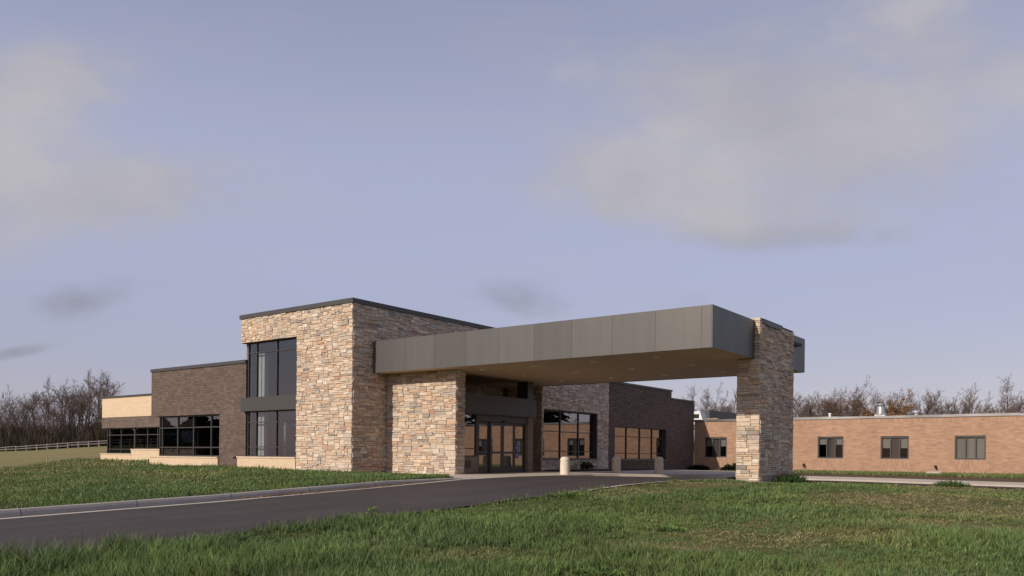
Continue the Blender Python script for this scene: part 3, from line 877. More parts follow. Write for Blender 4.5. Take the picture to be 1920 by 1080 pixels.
# ------------------------------------------------------------------ bollards
def bollard(x, y, z, label):
    b = root('bollard', (x, y, z), label, 'bollard', 'concrete bollards along the entrance kerb')
    m = MB(); m.lathe([(.0, -.1), (.235, -.1), (.24, .0), (.238, .60), (.228, .61), (.218, .625), (.218, .645), (.228, .66)], x, y, z, 36); m.build('shaft', M['bollard'], b)
    m = MB(); m.lathe([(.228, .66), (.236, .67), (.236, .72), (.225, .78), (.17, .855), (.09, .875), (.0, .88)], x, y, z, 36); m.build('domed_top', M['bollard'], b)
bollard(-21.75, 33.25, .022, 'sunlit cream concrete bollard nearest the glass doors')
bollard(-22.05, 38.75, .058, 'shaded concrete bollard in front of the stone and dark brick joint')
bollard(-19.95, 39.6, .058, 'shaded concrete bollard farthest from the doors, before the dark brick wall')

# wheel stop, splash block
m = MB()
v8 = [(-24.9, 54.3, 0), (-23.5, 54.3, 0), (-23.5, 54.6, 0), (-24.9, 54.6, 0), (-24.85, 54.35, .16), (-23.55, 54.35, .16), (-23.55, 54.55, .16), (-24.85, 54.55, .16)]
m.mesh([(a, b, c - .25) for a, b, c in v8], [(0, 1, 5, 4), (1, 2, 6, 5), (2, 3, 7, 6), (3, 0, 4, 7), (4, 5, 6, 7)])
tag(m.build('wheel_stop', M['white']), 'low pale wheel stop lying at the foot of the dark brick corner', 'wheel stop')
m = MB()
v8 = [(-10.5, 58.3, 0), (-9.5, 58.3, 0), (-9.5, 58.9, 0), (-10.5, 58.9, 0), (-10.4, 58.4, .14), (-9.6, 58.4, .12), (-9.6, 58.85, .2), (-10.4, 58.85, .2)]
m.mesh([(a, b, c - .02) for a, b, c in v8], [(0, 1, 5, 4), (1, 2, 6, 5), (2, 3, 7, 6), (3, 0, 4, 7), (4, 5, 6, 7)])
tag(m.build('splash_block', M['concrete']), 'small pale concrete splash block in the grass under the wall pipe', 'splash block')

# ------------------------------------------------------------------ grass
def vnoise(x, y, sc, seed):
    r = np.random.default_rng(seed); G = r.random((256, 256))
    x = x/sc; y = y/sc
    xi, yi = np.floor(x).astype(int), np.floor(y).astype(int); fx, fy = x - xi, y - yi
    fx = fx*fx*(3 - 2*fx); fy = fy*fy*(3 - 2*fy)
    g = lambda a, b: G[a % 256, b % 256]
    return (g(xi, yi)*(1 - fx) + g(xi + 1, yi)*fx)*(1 - fy) + (g(xi, yi + 1)*(1 - fx) + g(xi + 1, yi + 1)*fx)*fy
def fbm(x, y, sc, seed): return .5*vnoise(x, y, sc, seed) + .3*vnoise(x, y, sc*.45, seed + 1) + .2*vnoise(x, y, sc*.2, seed + 2)

def blades(x, y, z, h, w, lean, col_r, col_t):
    n = len(x)
    az = rng.uniform(0, 2*np.pi, n); fa = rng.uniform(0, 2*np.pi, n)
    ca, sa = np.cos(fa)*w/2, np.sin(fa)*w/2
    lx, ly = np.cos(az)*lean*h, np.sin(az)*lean*h
    V = np.empty((n, 5, 3))
    V[:, 0] = np.stack([x - ca, y - sa, z], 1); V[:, 1] = np.stack([x + ca, y + sa, z], 1)
    V[:, 2] = np.stack([x + ca*.8 + lx*.35, y + sa*.8 + ly*.35, z + h*.6], 1); V[:, 3] = np.stack([x - ca*.8 + lx*.35, y - sa*.8 + ly*.35, z + h*.6], 1)
    V[:, 4] = np.stack([x + lx, y + ly, z + h], 1)
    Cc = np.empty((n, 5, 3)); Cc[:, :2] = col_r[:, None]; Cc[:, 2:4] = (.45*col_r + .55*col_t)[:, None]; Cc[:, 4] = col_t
    b = (np.arange(n)*5)[:, None]
    loops = np.concatenate([b + np.array([[0, 1, 2, 3]]), b + np.array([[3, 2, 4]])], 1).ravel()
    counts = np.tile([4, 3], n)
    return V.reshape(-1, 3), loops, counts, Cc.reshape(-1, 3)

def cam_uv(x, y):
    ca, sa = math.cos(AL), math.sin(AL)
    return x*ca + y*sa, -x*sa + y*ca

def scatter(d0, d1, n, umax=.78):
    """points between camera depths d0..d1, uniform on the ground"""
    t = rng.random(n); d = np.sqrt(d0*d0 + t*(d1*d1 - d0*d0)); u = rng.uniform(-umax, umax, n)*d
    ca, sa = math.cos(AL), math.sin(AL)
    return u*ca - d*sa, u*sa + d*ca, d

def grass_colors(n, x, y, dry):
    g = fbm(x, y, 1.3, 40)[:, None]; b = np.clip((fbm(x, y, 2.6, 60) - .42)*4, 0, 1)[:, None]; k = rng.random((n, 1)); kk = rng.uniform(.7, 1.3, (n, 1))
    green = np.array([[.085, .138, .040]])*(1 - k) + np.array([[.155, .205, .068]])*k
    blue = np.array([[.074, .126, .042]])*(1 - k) + np.array([[.138, .195, .072]])*k
    green = (green*(1 - b) + blue*b)*(.62 + .75*g)*kk
    yel = np.array([[.27, .235, .10]])*kk
    straw = np.array([[.50, .40, .235]])*kk
    c = green + (yel - green)*(np.clip(dry, 0, 1)[:, None]*.55)
    st = rng.random(n) < (.02 + .13*np.clip(dry, 0, 1))
    c[st] = straw[st]
    return c

def front_lawn():
    VS = []
    for d0, d1, n in ((7.5, 13, 90000), (13, 19, 110000), (19, 27, 110000), (27, 40, 100000)):
        x, y, d = scatter(d0, d1, n)
        # gather most blades into tufts
        nt = len(x)//14; pick = rng.integers(0, nt, len(x)); tuft = rng.random(len(x)) < .72
        rad = rng.normal(0, 1, (2, len(x)))*(.028 + .0010*d)
        x = np.where(tuft, x[pick] + rad[0], x); y = np.where(tuft, y[pick] + rad[1], y); d = np.where(tuft, d[pick], d)
        th = np.where(tuft, rng.uniform(.6, 1.45, nt)[pick], .6)
        ok = (x > -14.02 + .12*np.sin(y*2.3)) & (y < 38.6 + .15*np.sin(x*2)) & ~((x > PX0 - .1) & (x < PX1 + .1) & (y > PY0 - .1) & (y < PY1 + .1))
        x, y, d, th = x[ok], y[ok], d[ok], th[ok]
        tall = fbm(x, y, 3.2, 11); dryn = fbm(x, y, 4.5, 21)
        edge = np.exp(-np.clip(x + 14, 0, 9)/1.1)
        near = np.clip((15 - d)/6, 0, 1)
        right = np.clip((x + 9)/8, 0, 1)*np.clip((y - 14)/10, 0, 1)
        dry = np.clip((dryn - .49)*6.0, 0, 1)*(1 - edge*.9)*(1 - .35*near) + .25*right
        keep = rng.random(len(x)) < (1.0 - .5*np.clip(dry, 0, 1))
        x, y, d, tall, dry, edge, near, th = (a[keep] for a in (x, y, d, tall, dry, edge, near, th))
        h = (.05 + .145*np.clip((tall - .33)*2.2, 0, 1))*(1 - .55*np.clip(dry, 0, 1))
        h = h*th*(1 + .5*edge + .3*near)*rng.uniform(.55, 1.25, len(x))
        h *= np.clip(1.08 - (d - 13)/42, .55, 1.1)
        w = np.maximum(.011, d*.0009)*rng.uniform(.7, 1.3, len(x))
        z = terrain(x, y) - .01
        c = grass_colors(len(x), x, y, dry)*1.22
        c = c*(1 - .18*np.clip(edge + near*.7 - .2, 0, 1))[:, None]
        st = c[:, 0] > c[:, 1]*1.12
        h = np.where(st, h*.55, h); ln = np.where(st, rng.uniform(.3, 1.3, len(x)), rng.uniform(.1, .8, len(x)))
        VS.append(blades(x, y, z, h, w, ln, c*.32, c*1.2))  # roots darkened to paint the shade in the gaps between blades
        # straw lying on the thin spots
        q = (dry > .5) & (rng.random(len(x)) < .22)
        xs, ys = x[q], y[q]; k = len(xs)
        cs = np.array([[.48, .37, .20]])*rng.uniform(.6, 1.2, (k, 1))
        VS.append(blades(xs, ys, terrain(xs, ys) + .015, rng.uniform(.02, .06, k), np.maximum(.005, d[q]*.0006), rng.uniform(2, 5, k), cs, cs))
    n = 130
    y = rng.uniform(3, 26, n); x = -13.75 + np.abs(rng.normal(0, .7, n)); d = np.hypot(x, y)
    c = np.array([[.10, .085, .05]])*rng.uniform(.6, 1.3, (n, 1))
    VS.append(blades(x, y, terrain(x, y), rng.uniform(.28, .46, n), np.full(n, .010), rng.uniform(.05, .35, n), c, c*.8))
    return VS
def left_lawn():
    VS = []
    for d0, d1, n in ((14, 24, 120000), (24, 36, 170000), (36, 56, 190000), (56, 85, 90000)):
        x, y, d = scatter(d0, d1, n, .80)
        ok = (x < -22.2) & (-.812*(y - 16.8) - .585*(x + 43.5) < 1.2 + 1.5*(fbm(x, y, 3, 77) - .5)) & (y < 30.2)
        ok &= ~((x > -60.3) & (y > YC - .1)) & ~((x > -48.4) & (y > YD - .1)) & ~((x > -39.1) & (y > YT - .16)) & ~((x > -30) & (y > 29.1)) & ~((x > plaza_l(y) - .05) & (y > 25.2))
        x, y, d = x[ok], y[ok], d[ok]
        dry = np.clip((fbm(x, y, 5.0, 31) - .52)*4.5, 0, 1)*np.clip((-26 - x)/6, 0, 1)*.8 + np.clip((-.812*(y - 16.8) - .585*(x + 43.5) + 5)/8, 0, 1)*.5
        keep = rng.random(len(x)) < (1 - .45*np.clip(dry, 0, 1))
        x, y, d, dry = x[keep], y[keep], d[keep], dry[keep]
        h = (.06 + .11*np.clip((fbm(x, y, 2.4, 51) - .3)*2, 0, 1))*rng.uniform(.6, 1.3, len(x))
        h = h*(1 + .8*((y > 26.3) & (rng.random(len(x)) < .25)))
        w = np.maximum(.009, d*.0008)*rng.uniform(.7, 1.3, len(x))
        c = grass_colors(len(x), x, y, dry)*1.15
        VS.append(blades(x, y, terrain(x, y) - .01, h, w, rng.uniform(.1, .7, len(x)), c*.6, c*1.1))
    return VS
def join_blades(name, VS, label=None, mat='grass'):
    off = 0; V, L, K_, Cc = [], [], [], []
    for v, l, k, c in VS:
        V.append(v); L.append(l + off); K_.append(k); Cc.append(c); off += len(v)
    o = bulk(name, np.concatenate(V), np.concatenate(L), np.concatenate(K_), np.concatenate(Cc), M[mat])
    return tag(o, label, 'grass', None, 'stuff')
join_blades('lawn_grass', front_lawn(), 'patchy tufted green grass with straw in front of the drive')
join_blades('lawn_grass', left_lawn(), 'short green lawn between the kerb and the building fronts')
# strip of grass along the old wing
n = 60000
x = rng.uniform(-25, 16, n); y = rng.uniform(56.6, 59.5, n)
keep = (y > 56.7 + .8*fbm(x, y, 2, 3)) & ((x > -19) | (rng.random(n) < .25)); x, y = x[keep], y[keep]
c = grass_colors(len(x), x, y, np.full(len(x), .35))
join_blades('grass_strip', [blades(x, y, np.interp(y, [57.0, 59.6], [-.13, .0]) - .02, rng.uniform(.06, .2, len(x)), np.full(len(x), .045), rng.uniform(.1, .6, len(x)), c*.7, c*1.1)], 'narrow strip of rough grass at the foot of the tan brick wall')
# ground under that strip
strip('verge', [57.2, 58.2, 59.6], lambda y: -25.4, lambda y: 34, lambda x, y: np.interp(y, [57.2, 59.6], [-.13, .0]), M['ground'], 20)

def leafy(name, x, y, z, r, h, n, leaf, col, label, cat, broad=False):
    r0 = random.Random(int(abs(x*100) + abs(y*37)))
    V, F, Cc = [], [], []
    e = root(name, (x, y, z), label, cat)
    for k in range(n):
        a = r0.uniform(0, 2*math.pi); q = math.sqrt(r0.random()); hh = h*(r0.random()**.8)*(1 - .55*q*q)
        p = Vector((r*q*math.cos(a), r*q*math.sin(a), hh))
        d = Vector((math.cos(a)*(.4 + q), math.sin(a)*(.4 + q), r0.uniform(.1, 1.3))).normalized()
        s = d.cross(Vector((r0.uniform(-1, 1), r0.uniform(-1, 1), 1))).normalized()*leaf*(.42 if broad else .14)
        L = leaf*r0.uniform(.7, 1.5); i = len(V)
        V += [p, p + d*L*.45 + s, p + d*L, p + d*L*.45 - s]; F.append((i, i + 1, i + 2, i + 3))
        g = r0.uniform(.6, 1.35); Cc += [(col[0]*g, col[1]*g, col[2]*g)]*4
    V = np.array([tuple(v) for v in V])
    bulk('leaves', V, np.array(F).ravel(), np.full(len(F), 4), np.array(Cc), M['leaf'], e)
    m = MB()
    for k in range(7):
        a = r0.uniform(0, 2*math.pi); m.tube((x, y, z - .05), (x + r*.5*math.cos(a), y + r*.5*math.sin(a), z + h*.7), .012, .005, 4, (.10, .10, .04))
    m.build('stems', M['bark'], e)
    return e
def g_at(x, y, dz=0.0): return (x, y, tz(x, y) + dz)
leafy('weed_plant', *g_at(-13.75, 13.0), .10, .34, 34, .085, (.12, .21, .04), 'tall pale green weed standing above the grass at the road edge', 'weed', True)
leafy('weed_plant', *g_at(-12.9, 20.2), .55, .17, 200, .075, (.10, .17, .04), 'low broad leaved weed patch near the far end of the grass bank', 'weed', True)
leafy('weed_plant', *g_at(-5.55, 9.35), .34, .12, 150, .06, (.09, .15, .04), 'broad leaved weed patch low in the foreground grass', 'weed', True)
leafy('weed_plant', *g_at(-7.2, 14.5), .40, .12, 150, .06, (.11, .18, .045), 'small broad leaved weed patch in mid lawn before the stone pillar', 'weed', True)
def tuft(x, y, rx, ry, n, h0, h1, col, label):
    e = root('weed_clump', g_at(x, y), label, 'weeds')
    a = rng.uniform(0, 6.28, n); q = np.sqrt(rng.random(n)); xx, yy = x + rx*q*np.cos(a), y + ry*q*np.sin(a)
    z0 = tz(x, y)
    c = np.array([col])*rng.uniform(.6, 1.5, (n, 1))
    V, l, k, cc = blades(xx - x, yy - y, terrain(xx, yy) - z0 - .02, rng.uniform(h0, h1, n)*(1 - .5*q*q), rng.uniform(.02, .045, n), rng.uniform(.1, .8, n), c*.5, c)
    bulk('blades', V, l, k, cc, M['grass'], e)
tuft(-11.45, 34.9, .45, 1.7, 700, .2, .55, (.05, .085, .025), 'dark tall grass clump growing along the shaded foot of the stone pillar')
tuft(-5.9, 38.5, .7, .4, 420, .15, .42, (.07, .125, .03), 'bushy weed clump at the lawn edge before the tan wing')
leafy('shrub', -26.3, 42.6, .12, .36, .5, 420, .10, (.045, .075, .025), 'small green shrub below the window in the stone wall', 'shrub', True)
for k, (x, y, r, h) in enumerate(((-25.6, 57.2, .7, .32), (-22.8, 58.0, 1.2, .45), (-20.9, 58.1, .9, .7))):  # near-black leaf clumps stand in for the dark shadow and mulch at the wall
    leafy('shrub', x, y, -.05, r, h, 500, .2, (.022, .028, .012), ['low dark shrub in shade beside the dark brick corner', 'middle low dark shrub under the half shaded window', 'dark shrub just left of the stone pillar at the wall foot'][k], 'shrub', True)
# leaf litter caught in the gutter
n = 700
y = np.concatenate([rng.normal(17.0, 1.0, n//2), rng.normal(20.5, 1.4, n//2)]); x = -21.72 + np.abs(rng.normal(0, .13, n)) - .12
zz = road_z(x, y) + .012
V = np.empty((n, 4, 3)); a = rng.uniform(0, 6.28, n); s = rng.uniform(.02, .05, n)
for k in range(4):
    V[:, k] = np.stack([x + s*np.cos(a + k*1.57), y + s*np.sin(a + k*1.57), zz + rng.uniform(0, .035, n)], 1)
c = np.repeat(np.array([[.30, .15, .06]])*rng.uniform(.4, 1.3, (n, 1)), 4, 0)
tag(bulk('leaf_litter', V.reshape(-1, 3), np.arange(n*4), np.full(n, 4), c, M['leaf']), 'dry brown leaves lying in the gutter', 'leaves', None, 'stuff')

# ------------------------------------------------------------------ rail fence
def fence():
    f = root('rail_fence', (-165, 64, .6), 'pale weathered two rail wooden fence along the meadow in front of the woods', 'fence')
    pts = []
    P0, d = Vector((-178.0, 54.2)), Vector((15.2, 11.4)).normalized()
    for k in range(46):
        p = P0 + d*(1.9*k); pts.append((p.x, p.y, tz(p.x, p.y)))
    for k, p in enumerate(pts):
        m = MB(); m.box(p[0] - .09, p[0] + .09, p[1] - .09, p[1] + .09, p[2] - .2, p[2] + 1.12, (.42, .39, .36)); m.build('post', M['wood'], f)
    m = MB()
    for a, b in zip(pts[:-1], pts[1:]):
        for h in (.55, .97):
            j = random.uniform(-.04, .04)
            m.tube((a[0], a[1], a[2] + h + j), (b[0], b[1], b[2] + h + random.uniform(-.04, .04)), .075, .075, 5)
    m.build('rail', M['wood'], f)
fence()

# ------------------------------------------------------------------ bare trees
def gen_tree(seed, H, lean=.0, spread=1.0, leafcol=None, nl=0, dens=1.0):
    r = random.Random(seed)
    T, K2 = MB(), MB(); Lf = []
    def gro(p, d, L, rad, lvl):
        nseg = [7, 5, 4, 3, 2][lvl]
        pts = [p]; q = Vector(p); dd = Vector(d); step = L/nseg
        for i in range(nseg):
            up = .10 if lvl < 2 else .05
            dd = (dd + Vector((r.gauss(0, 1), r.gauss(0, 1), r.gauss(0, .6)))*[.06, .13, .17, .2, .22][lvl] + Vector((0, 0, up))).normalized()
            q = q + dd*step; pts.append(q.copy())
        tgt = T if lvl < 2 else K2
        g = r.uniform(.8, 1.2)*(1 - .0*lvl)
        col = tuple(c*g for c in ([(.085, .070, .060), (.095, .078, .066), (.125, .098, .084), (.155, .118, .102), (.18, .135, .118)][lvl]))
        for i in range(nseg):
            t0, t1 = i/nseg, (i + 1)/nseg
            r0, r1 = rad*(1 - .82*t0), rad*(1 - .82*t1)
            if lvl < 4: tgt.tube(pts[i], pts[i + 1], r0, r1, [7, 5, 4, 3][lvl], col)
            else:
                s = (pts[i + 1] - pts[i]).cross(Vector((r.uniform(-1, 1), r.uniform(-1, 1), r.uniform(-1, 1)))).normalized()
                tgt.face([pts[i] - s*r0, pts[i] + s*r0, pts[i + 1] + s*r1, pts[i + 1] - s*r1], col)
        if lvl == 4:
            if leafcol and r.random() < nl: Lf.append(pts[-1])
            return
        n = int([r.randint(9, 13), r.randint(6, 8), r.randint(5, 7), r.randint(4, 6)][lvl]*(dens if lvl > 0 else 1))
        for k in range(n):
            t = r.uniform([.22, .2, .15, .15][lvl], 1.0)
            i = min(nseg - 1, int(t*nseg)); f = t*nseg - i
            b = pts[i].lerp(pts[i + 1], f); ax = (pts[i + 1] - pts[i]).normalized()
            a = r.uniform(0, 2*math.pi); o = ax.orthogonal().normalized()
            o = Matrix.Rotation(a, 3, ax) @ o
            ang = r.uniform(.45, .95)*spread if lvl == 0 else r.uniform(.4, .95)
            nd = (ax*math.cos(ang) + o*math.sin(ang))
            if lvl == 0: nd = (nd + Vector((0, 0, .15))).normalized()
            gro(b, nd, L*[.52, .48, .45, .48][lvl]*r.uniform(.6, 1.15)*(1.15 - .45*t), max(rad*(1 - .8*t)*[.55, .5, .5, .6][lvl], [.05, .03, .02, .016][lvl]), lvl + 1)
    fork = r.random() < .5
    if fork:
        for s in (-1, 1):
            gro(Vector((.12*s, 0, -.3)), Vector((.22*s, r.uniform(-.15, .15), 1)).normalized(), H*.72, H*.014, 0)
    else:
        gro(Vector((0, 0, -.3)), Vector((lean, r.uniform(-.06, .06), 1)).normalized(), H*.80, H*.018, 0)
    return T, K2, Lf
PROTO = []
def proto(seed, H, leafcol=None, nl=0, spread=1.0, dens=1.0):
    T, K2, Lf = gen_tree(seed, H, 0, spread, leafcol, nl, dens)
    t = empty('bare_tree', (0, 0, 0))
    T.build('trunk', M['bark'], t)
    cr = K2.build('crown', M['bark'], t)
    if Lf:
        r = random.Random(seed); V = []; Cc = []
        for p in Lf:
            for _ in range(3):
                q = p + Vector((r.gauss(0, .2), r.gauss(0, .2), r.gauss(0, .2))); s = r.uniform(.07, .15)
                a = Vector((r.gauss(0, 1), r.gauss(0, 1), r.gauss(0, 1))).normalized()*s; b = a.orthogonal().normalized()*s
                V += [q - a, q + b, q + a, q - b]; g = r.uniform(.6, 1.3); Cc += [tuple(c*g for c in leafcol)]*4
        V = np.array([tuple(v) for v in V])
        bulk('dry_leaves', V, np.arange(len(V)), np.full(len(V)//4, 4), np.array(Cc), M['leaf'], t)
    PROTO.append([t, False])
for k in range(5): proto(100 + k, 14.0, spread=[.8, 1.0, .7, 1.1, .9][k])
proto(120, 14.0, (.27, .155, .075), .45, .9)
proto(121, 14.0, (.24, .165, .11), .15, .9)

def plant(k, x, y, s, label, group, rz=None, sink=0.0):
    t, used = PROTO[k]
    if not used: o = t; PROTO[k][1] = True
    else:
        o = t.copy(); C.objects.link(o)
        for ch in t.children:
            c = ch.copy(); C.objects.link(c); c.parent = o
    o.location = (x, y, tz(x, y) - sink); o.rotation_euler = (0, 0, random.uniform(0, 6.28) if rz is None else rz)
    o.scale = (s, s, s*random.uniform(.95, 1.05))
    tag(o, label, 'tree', group)
    return o
def at(px, d):
    v = direction(px, PCY); ca, sa = math.cos(AL), math.sin(AL)
    u = (px - PCX)/FPX*d
    return u*ca - d*sa, u*sa + d*ca
rt = random.Random(5)
# woods on the left: (pixel column used only as a bearing, distance, height factor)
LW = [(-70, 168, 1.0), (-35, 160, .9), (-8, 172, 1.0), (18, 160, .95), (40, 178, 1.0), (58, 163, .90), (82, 172, 1.02), (100, 160, .95), (118, 170, 1.08), (138, 162, 1.05),
      (152, 174, 1.16), (168, 163, 1.12), (184, 170, 1.22), (196, 162, 1.15), (214, 172, 1.1), (232, 168, .92), (252, 176, .8), (275, 180, .7),
      (5, 190, 1.05), (50, 192, 1.1), (92, 190, 1.15), (128, 192, 1.2), (160, 190, 1.25), (200, 192, 1.2), (-50, 190, 1.1), (28, 200, 1.1), (72, 204, 1.15), (112, 200, 1.25), (180, 204, 1.3), (240, 200, .9)]
for k, (px, d, s) in enumerate(LW):
    x, y = at(px, d)
    plant(rt.choice([0, 1, 2, 3, 4]), x, y, s*(.86 if px < 205 else .72), 'bare grey brown tree crowded in the woods behind the rail fence', 'bare trees in the woods behind the fence')
RW = [(1310, 130, .62), (1335, 124, .60), (1358, 128, .64), (1385, 126, .62), (1420, 130, .7), (1470, 128, .75), (1492, 124, .80), (1508, 130, .88), (1528, 126, .80), (1545, 132, .74), (1566, 126, .72), (1592, 130, .74),
      (1612, 124, .7), (1632, 122, .70), (1655, 126, .68), (1676, 122, .72), (1700, 128, .82), (1722, 124, .86), (1740, 130, .72), (1768, 124, .78), (1788, 130, .80), (1812, 125, .78), (1840, 132, .66), (1862, 126, .76), (1882, 122, .90), (1905, 127, .88), (1935, 125, .85), (1965, 125, .8),
      (1650, 140, .8), (1520, 142, .9), (1580, 140, .8), (1710, 142, .85), (1800, 142, .8), (1890, 142, .9), (1345, 140, .7)]
for k in range(26): RW.append((1300 + 26*k + rt.uniform(-9, 9), rt.uniform(136, 152), rt.uniform(.84, 1.0)))
for k, (px, d, s) in enumerate(RW):
    x, y = at(px, d)
    kind = 5 if px in (1632, 1676) else (6 if px in (1566, 1592, 1545, 1655) else rt.choice([0, 1, 2, 3, 4]))
    lab = {5: 'tree with sparse orange autumn leaves behind the tan wing', 6: 'thin tree holding a few dull brown leaves behind the tan wing'}.get(kind, 'bare leafless tree rising behind the tan wing roof')
    grp = {5: 'orange leaved trees behind the tan wing', 6: 'brown leaved trees behind the tan wing'}.get(kind, 'bare trees behind the tan wing')
    plant(kind, x, y, (.66 if px < 1440 else s*(.95 if s < .76 else .84)), lab, grp)
# thicket between the trunks
def thicket(name, spots, label):
    VS = []
    for (x, y, r, h, n, col) in spots:
        a = rng.uniform(0, 2*np.pi, n); q = np.sqrt(rng.random(n))*r
        xx, yy = x + q*np.cos(a), y + q*np.sin(a)
        hh = h*rng.uniform(.35, 1.0, n); c = np.array([col])*rng.uniform(.5, 1.4, (n, 1))
        VS.append(blades(xx, yy, np.full(n, tz(x, y) - .1), hh, rng.uniform(.04, .09, n), rng.uniform(.05, .45, n), c*.8, c))
    return join_blades(name, VS, label, 'bark')
sp = []
for k in range(190):
    px = rt.uniform(-90, 300); d = rt.uniform(158, 206); x, y = at(px, d)
    sp.append((x, y, rt.uniform(1.5, 3), rt.uniform(2.5, 7.0), 260, rt.choice([(.085, .066, .05), (.075, .062, .042), (.10, .075, .055), (.07, .065, .035)])))
thicket('thicket', sp, 'dense brown brush and saplings filling the woods behind the rail fence')
sp = []
for k in range(120):
    px = rt.uniform(1290, 2000); d = rt.uniform(122, 146); x, y = at(px, d)
    sp.append((x, y, rt.uniform(1.5, 3), rt.uniform(2.5, 5.5), 160, rt.choice([(.13, .095, .07), (.12, .10, .08), (.15, .10, .06)])))
thicket('thicket', sp, 'brown brush at the foot of the trees behind the tan wing')
# evergreens standing across the meadow, seen mirrored in the brown wing's window
def evergreen(x, y, H, seed, lab='dark evergreen across the meadow, seen only as a reflection in the wide window', grp='evergreens mirrored in the window'):
    r = random.Random(seed); e = root('evergreen_tree', (x, y, tz(x, y)), lab, 'tree', grp)
    z = tz(x, y)
    m = MB(); m.tube((x, y, z - .3), (x, y, z + H*.95), H*.02, .03, 7, (.07, .055, .045)); m.build('trunk', M['bark'], e)
    n = 2600; t = rng.random(n)**1.25; a = rng.uniform(0, 6.28, n)
    rad = H*.30*np.sin(np.pi*np.clip(t*.93 + .07, 0, 1))**.55*(.7 + .3*np.sin(t*17 + a*3 + seed))*np.sqrt(rng.random(n))
    zz = H*(.08 + .92*t); s = rng.uniform(.25, .6, n)
    V = np.empty((n, 4, 3)); ph = rng.uniform(0, 6.28, n)
    for k in range(4): V[:, k] = np.stack([rad*np.cos(a) + s*np.cos(ph + k*1.57), rad*np.sin(a) + s*np.sin(ph + k*1.57), zz + s*.5*np.sin(ph*3 + k*2)], 1)
    c = np.repeat(np.array([[.020, .035, .016]])*rng.uniform(.5, 1.4, (n, 1)), 4, 0)
    bulk('crown', V.reshape(-1, 3), np.arange(4*n), np.full(n, 4), c, M['leaf'], e)
for k in range(20):
    t = k/19
    evergreen(-116 + 17.5*t + rt.uniform(-1, 1), -1 - 10.5*t + rt.uniform(-3, 3), rt.uniform(5.0, 8.4), 300 + k)
thicket('hedgerow', [(-128 + 28.5*t + rt.uniform(-2, 2), 14 - 24.5*t + rt.uniform(-2.5, 2.5), 2.2, rt.uniform(3.0, 4.8), 700, (.022, .032, .016)) for t in [k/34 for k in range(35)]], 'dark hedgerow across the meadow mirrored in the wide windows')
for x, y, H in ((.5, 79.5, 10.5), (12.5, 80, 11.5), (7, 84, 10)):
    evergreen(x, y, H, int(400 + x), 'dark evergreen behind the tan wing, seen as a reflection in the windows by the entrance', 'evergreens mirrored by the entrance')
for k, (x, y) in enumerate(((-118, 2), (-121, 8), (-124, 13), (-120, 18), (-126, 22), (-129, 27), (-123, -4))):
    evergreen(x, y, (5.5, 7.5, 4.8, 6.4, 7.0, 5.2, 6.0)[k], 340 + k)

# ------------------------------------------------------------------ world: sky and clouds
SUNV = Vector((-.364, -1.85, 1.0)).normalized()
ELEV = math.asin(SUNV.z); AZ = math.atan2(SUNV.x, SUNV.y)
w = bpy.data.worlds.new('World'); bpy.context.scene.world = w; w.use_nodes = True
nt = w.node_tree; N, L = nt.nodes, nt.links
bg = N['Background']
sky = N.new('ShaderNodeTexSky'); sky.sky_type = 'NISHITA'; sky.sun_disc = False
sky.sun_elevation = ELEV; sky.sun_rotation = AZ % (2*math.pi); sky.altitude = 200; sky.air_density = 1.0; sky.dust_density = 1.2; sky.ozone_density = 1.2
bg.inputs[1].default_value = 0.10
def vm(op, a, b=None):
    n = N.new('ShaderNodeVectorMath'); n.operation = op
    for s, v in ((0, a), (1, b)):
        if v is None: continue
        if hasattr(v, 'is_output'): L.new(v, n.inputs[s])
        else: n.inputs[s].default_value = v
    return n.outputs['Value'] if op in ('DOT_PRODUCT', 'LENGTH') else n.outputs[0]
def ma(op, a, b=None, c=None, clamp=False):
    n = N.new('ShaderNodeMath'); n.operation = op; n.use_clamp = clamp
    for s, v in ((0, a), (1, b), (2, c)):
        if v is None: continue
        if hasattr(v, 'is_output'): L.new(v, n.inputs[s])
        else: n.inputs[s].default_value = v
    return n.outputs[0]
def mixc(f, a, b, mode='MIX'):
    n = N.new('ShaderNodeMix'); n.data_type = 'RGBA'; n.blend_type = mode
    for s, v in ((0, f), (6, a), (7, b)):
        if hasattr(v, 'is_output'): L.new(v, n.inputs[s])
        elif isinstance(v, (int, float)): n.inputs[s].default_value = v
        else: n.inputs[s].default_value = (*v, 1)
    return n.outputs[2]
tc = N.new('ShaderNodeTexCoord'); D = vm('NORMALIZE', tc.outputs['Generated'])
def wnoise(sc, det, rough, stretch=(1, 1, 1), off=(0, 0, 0)):
    mp = N.new('ShaderNodeMapping'); L.new(D, mp.inputs[0]); mp.inputs['Scale'].default_value = stretch; mp.inputs['Location'].default_value = off
    n = N.new('ShaderNodeTexNoise'); n.inputs['Scale'].default_value = sc; n.inputs['Detail'].default_value = det; n.inputs['Roughness'].default_value = rough
    L.new(mp.outputs[0], n.inputs['Vector']); return n.outputs['Fac']
nA = wnoise(4.5, 7, .55, (1, 1, 1.8)); nB = wnoise(15, 8, .62, (1, 1, 2.2), (3, 1, 2))
pert = ma('ADD', ma('MULTIPLY', ma('SUBTRACT', nA, .5), 1.9), ma('MULTIPLY', ma('SUBTRACT', nB, .5), 1.05))
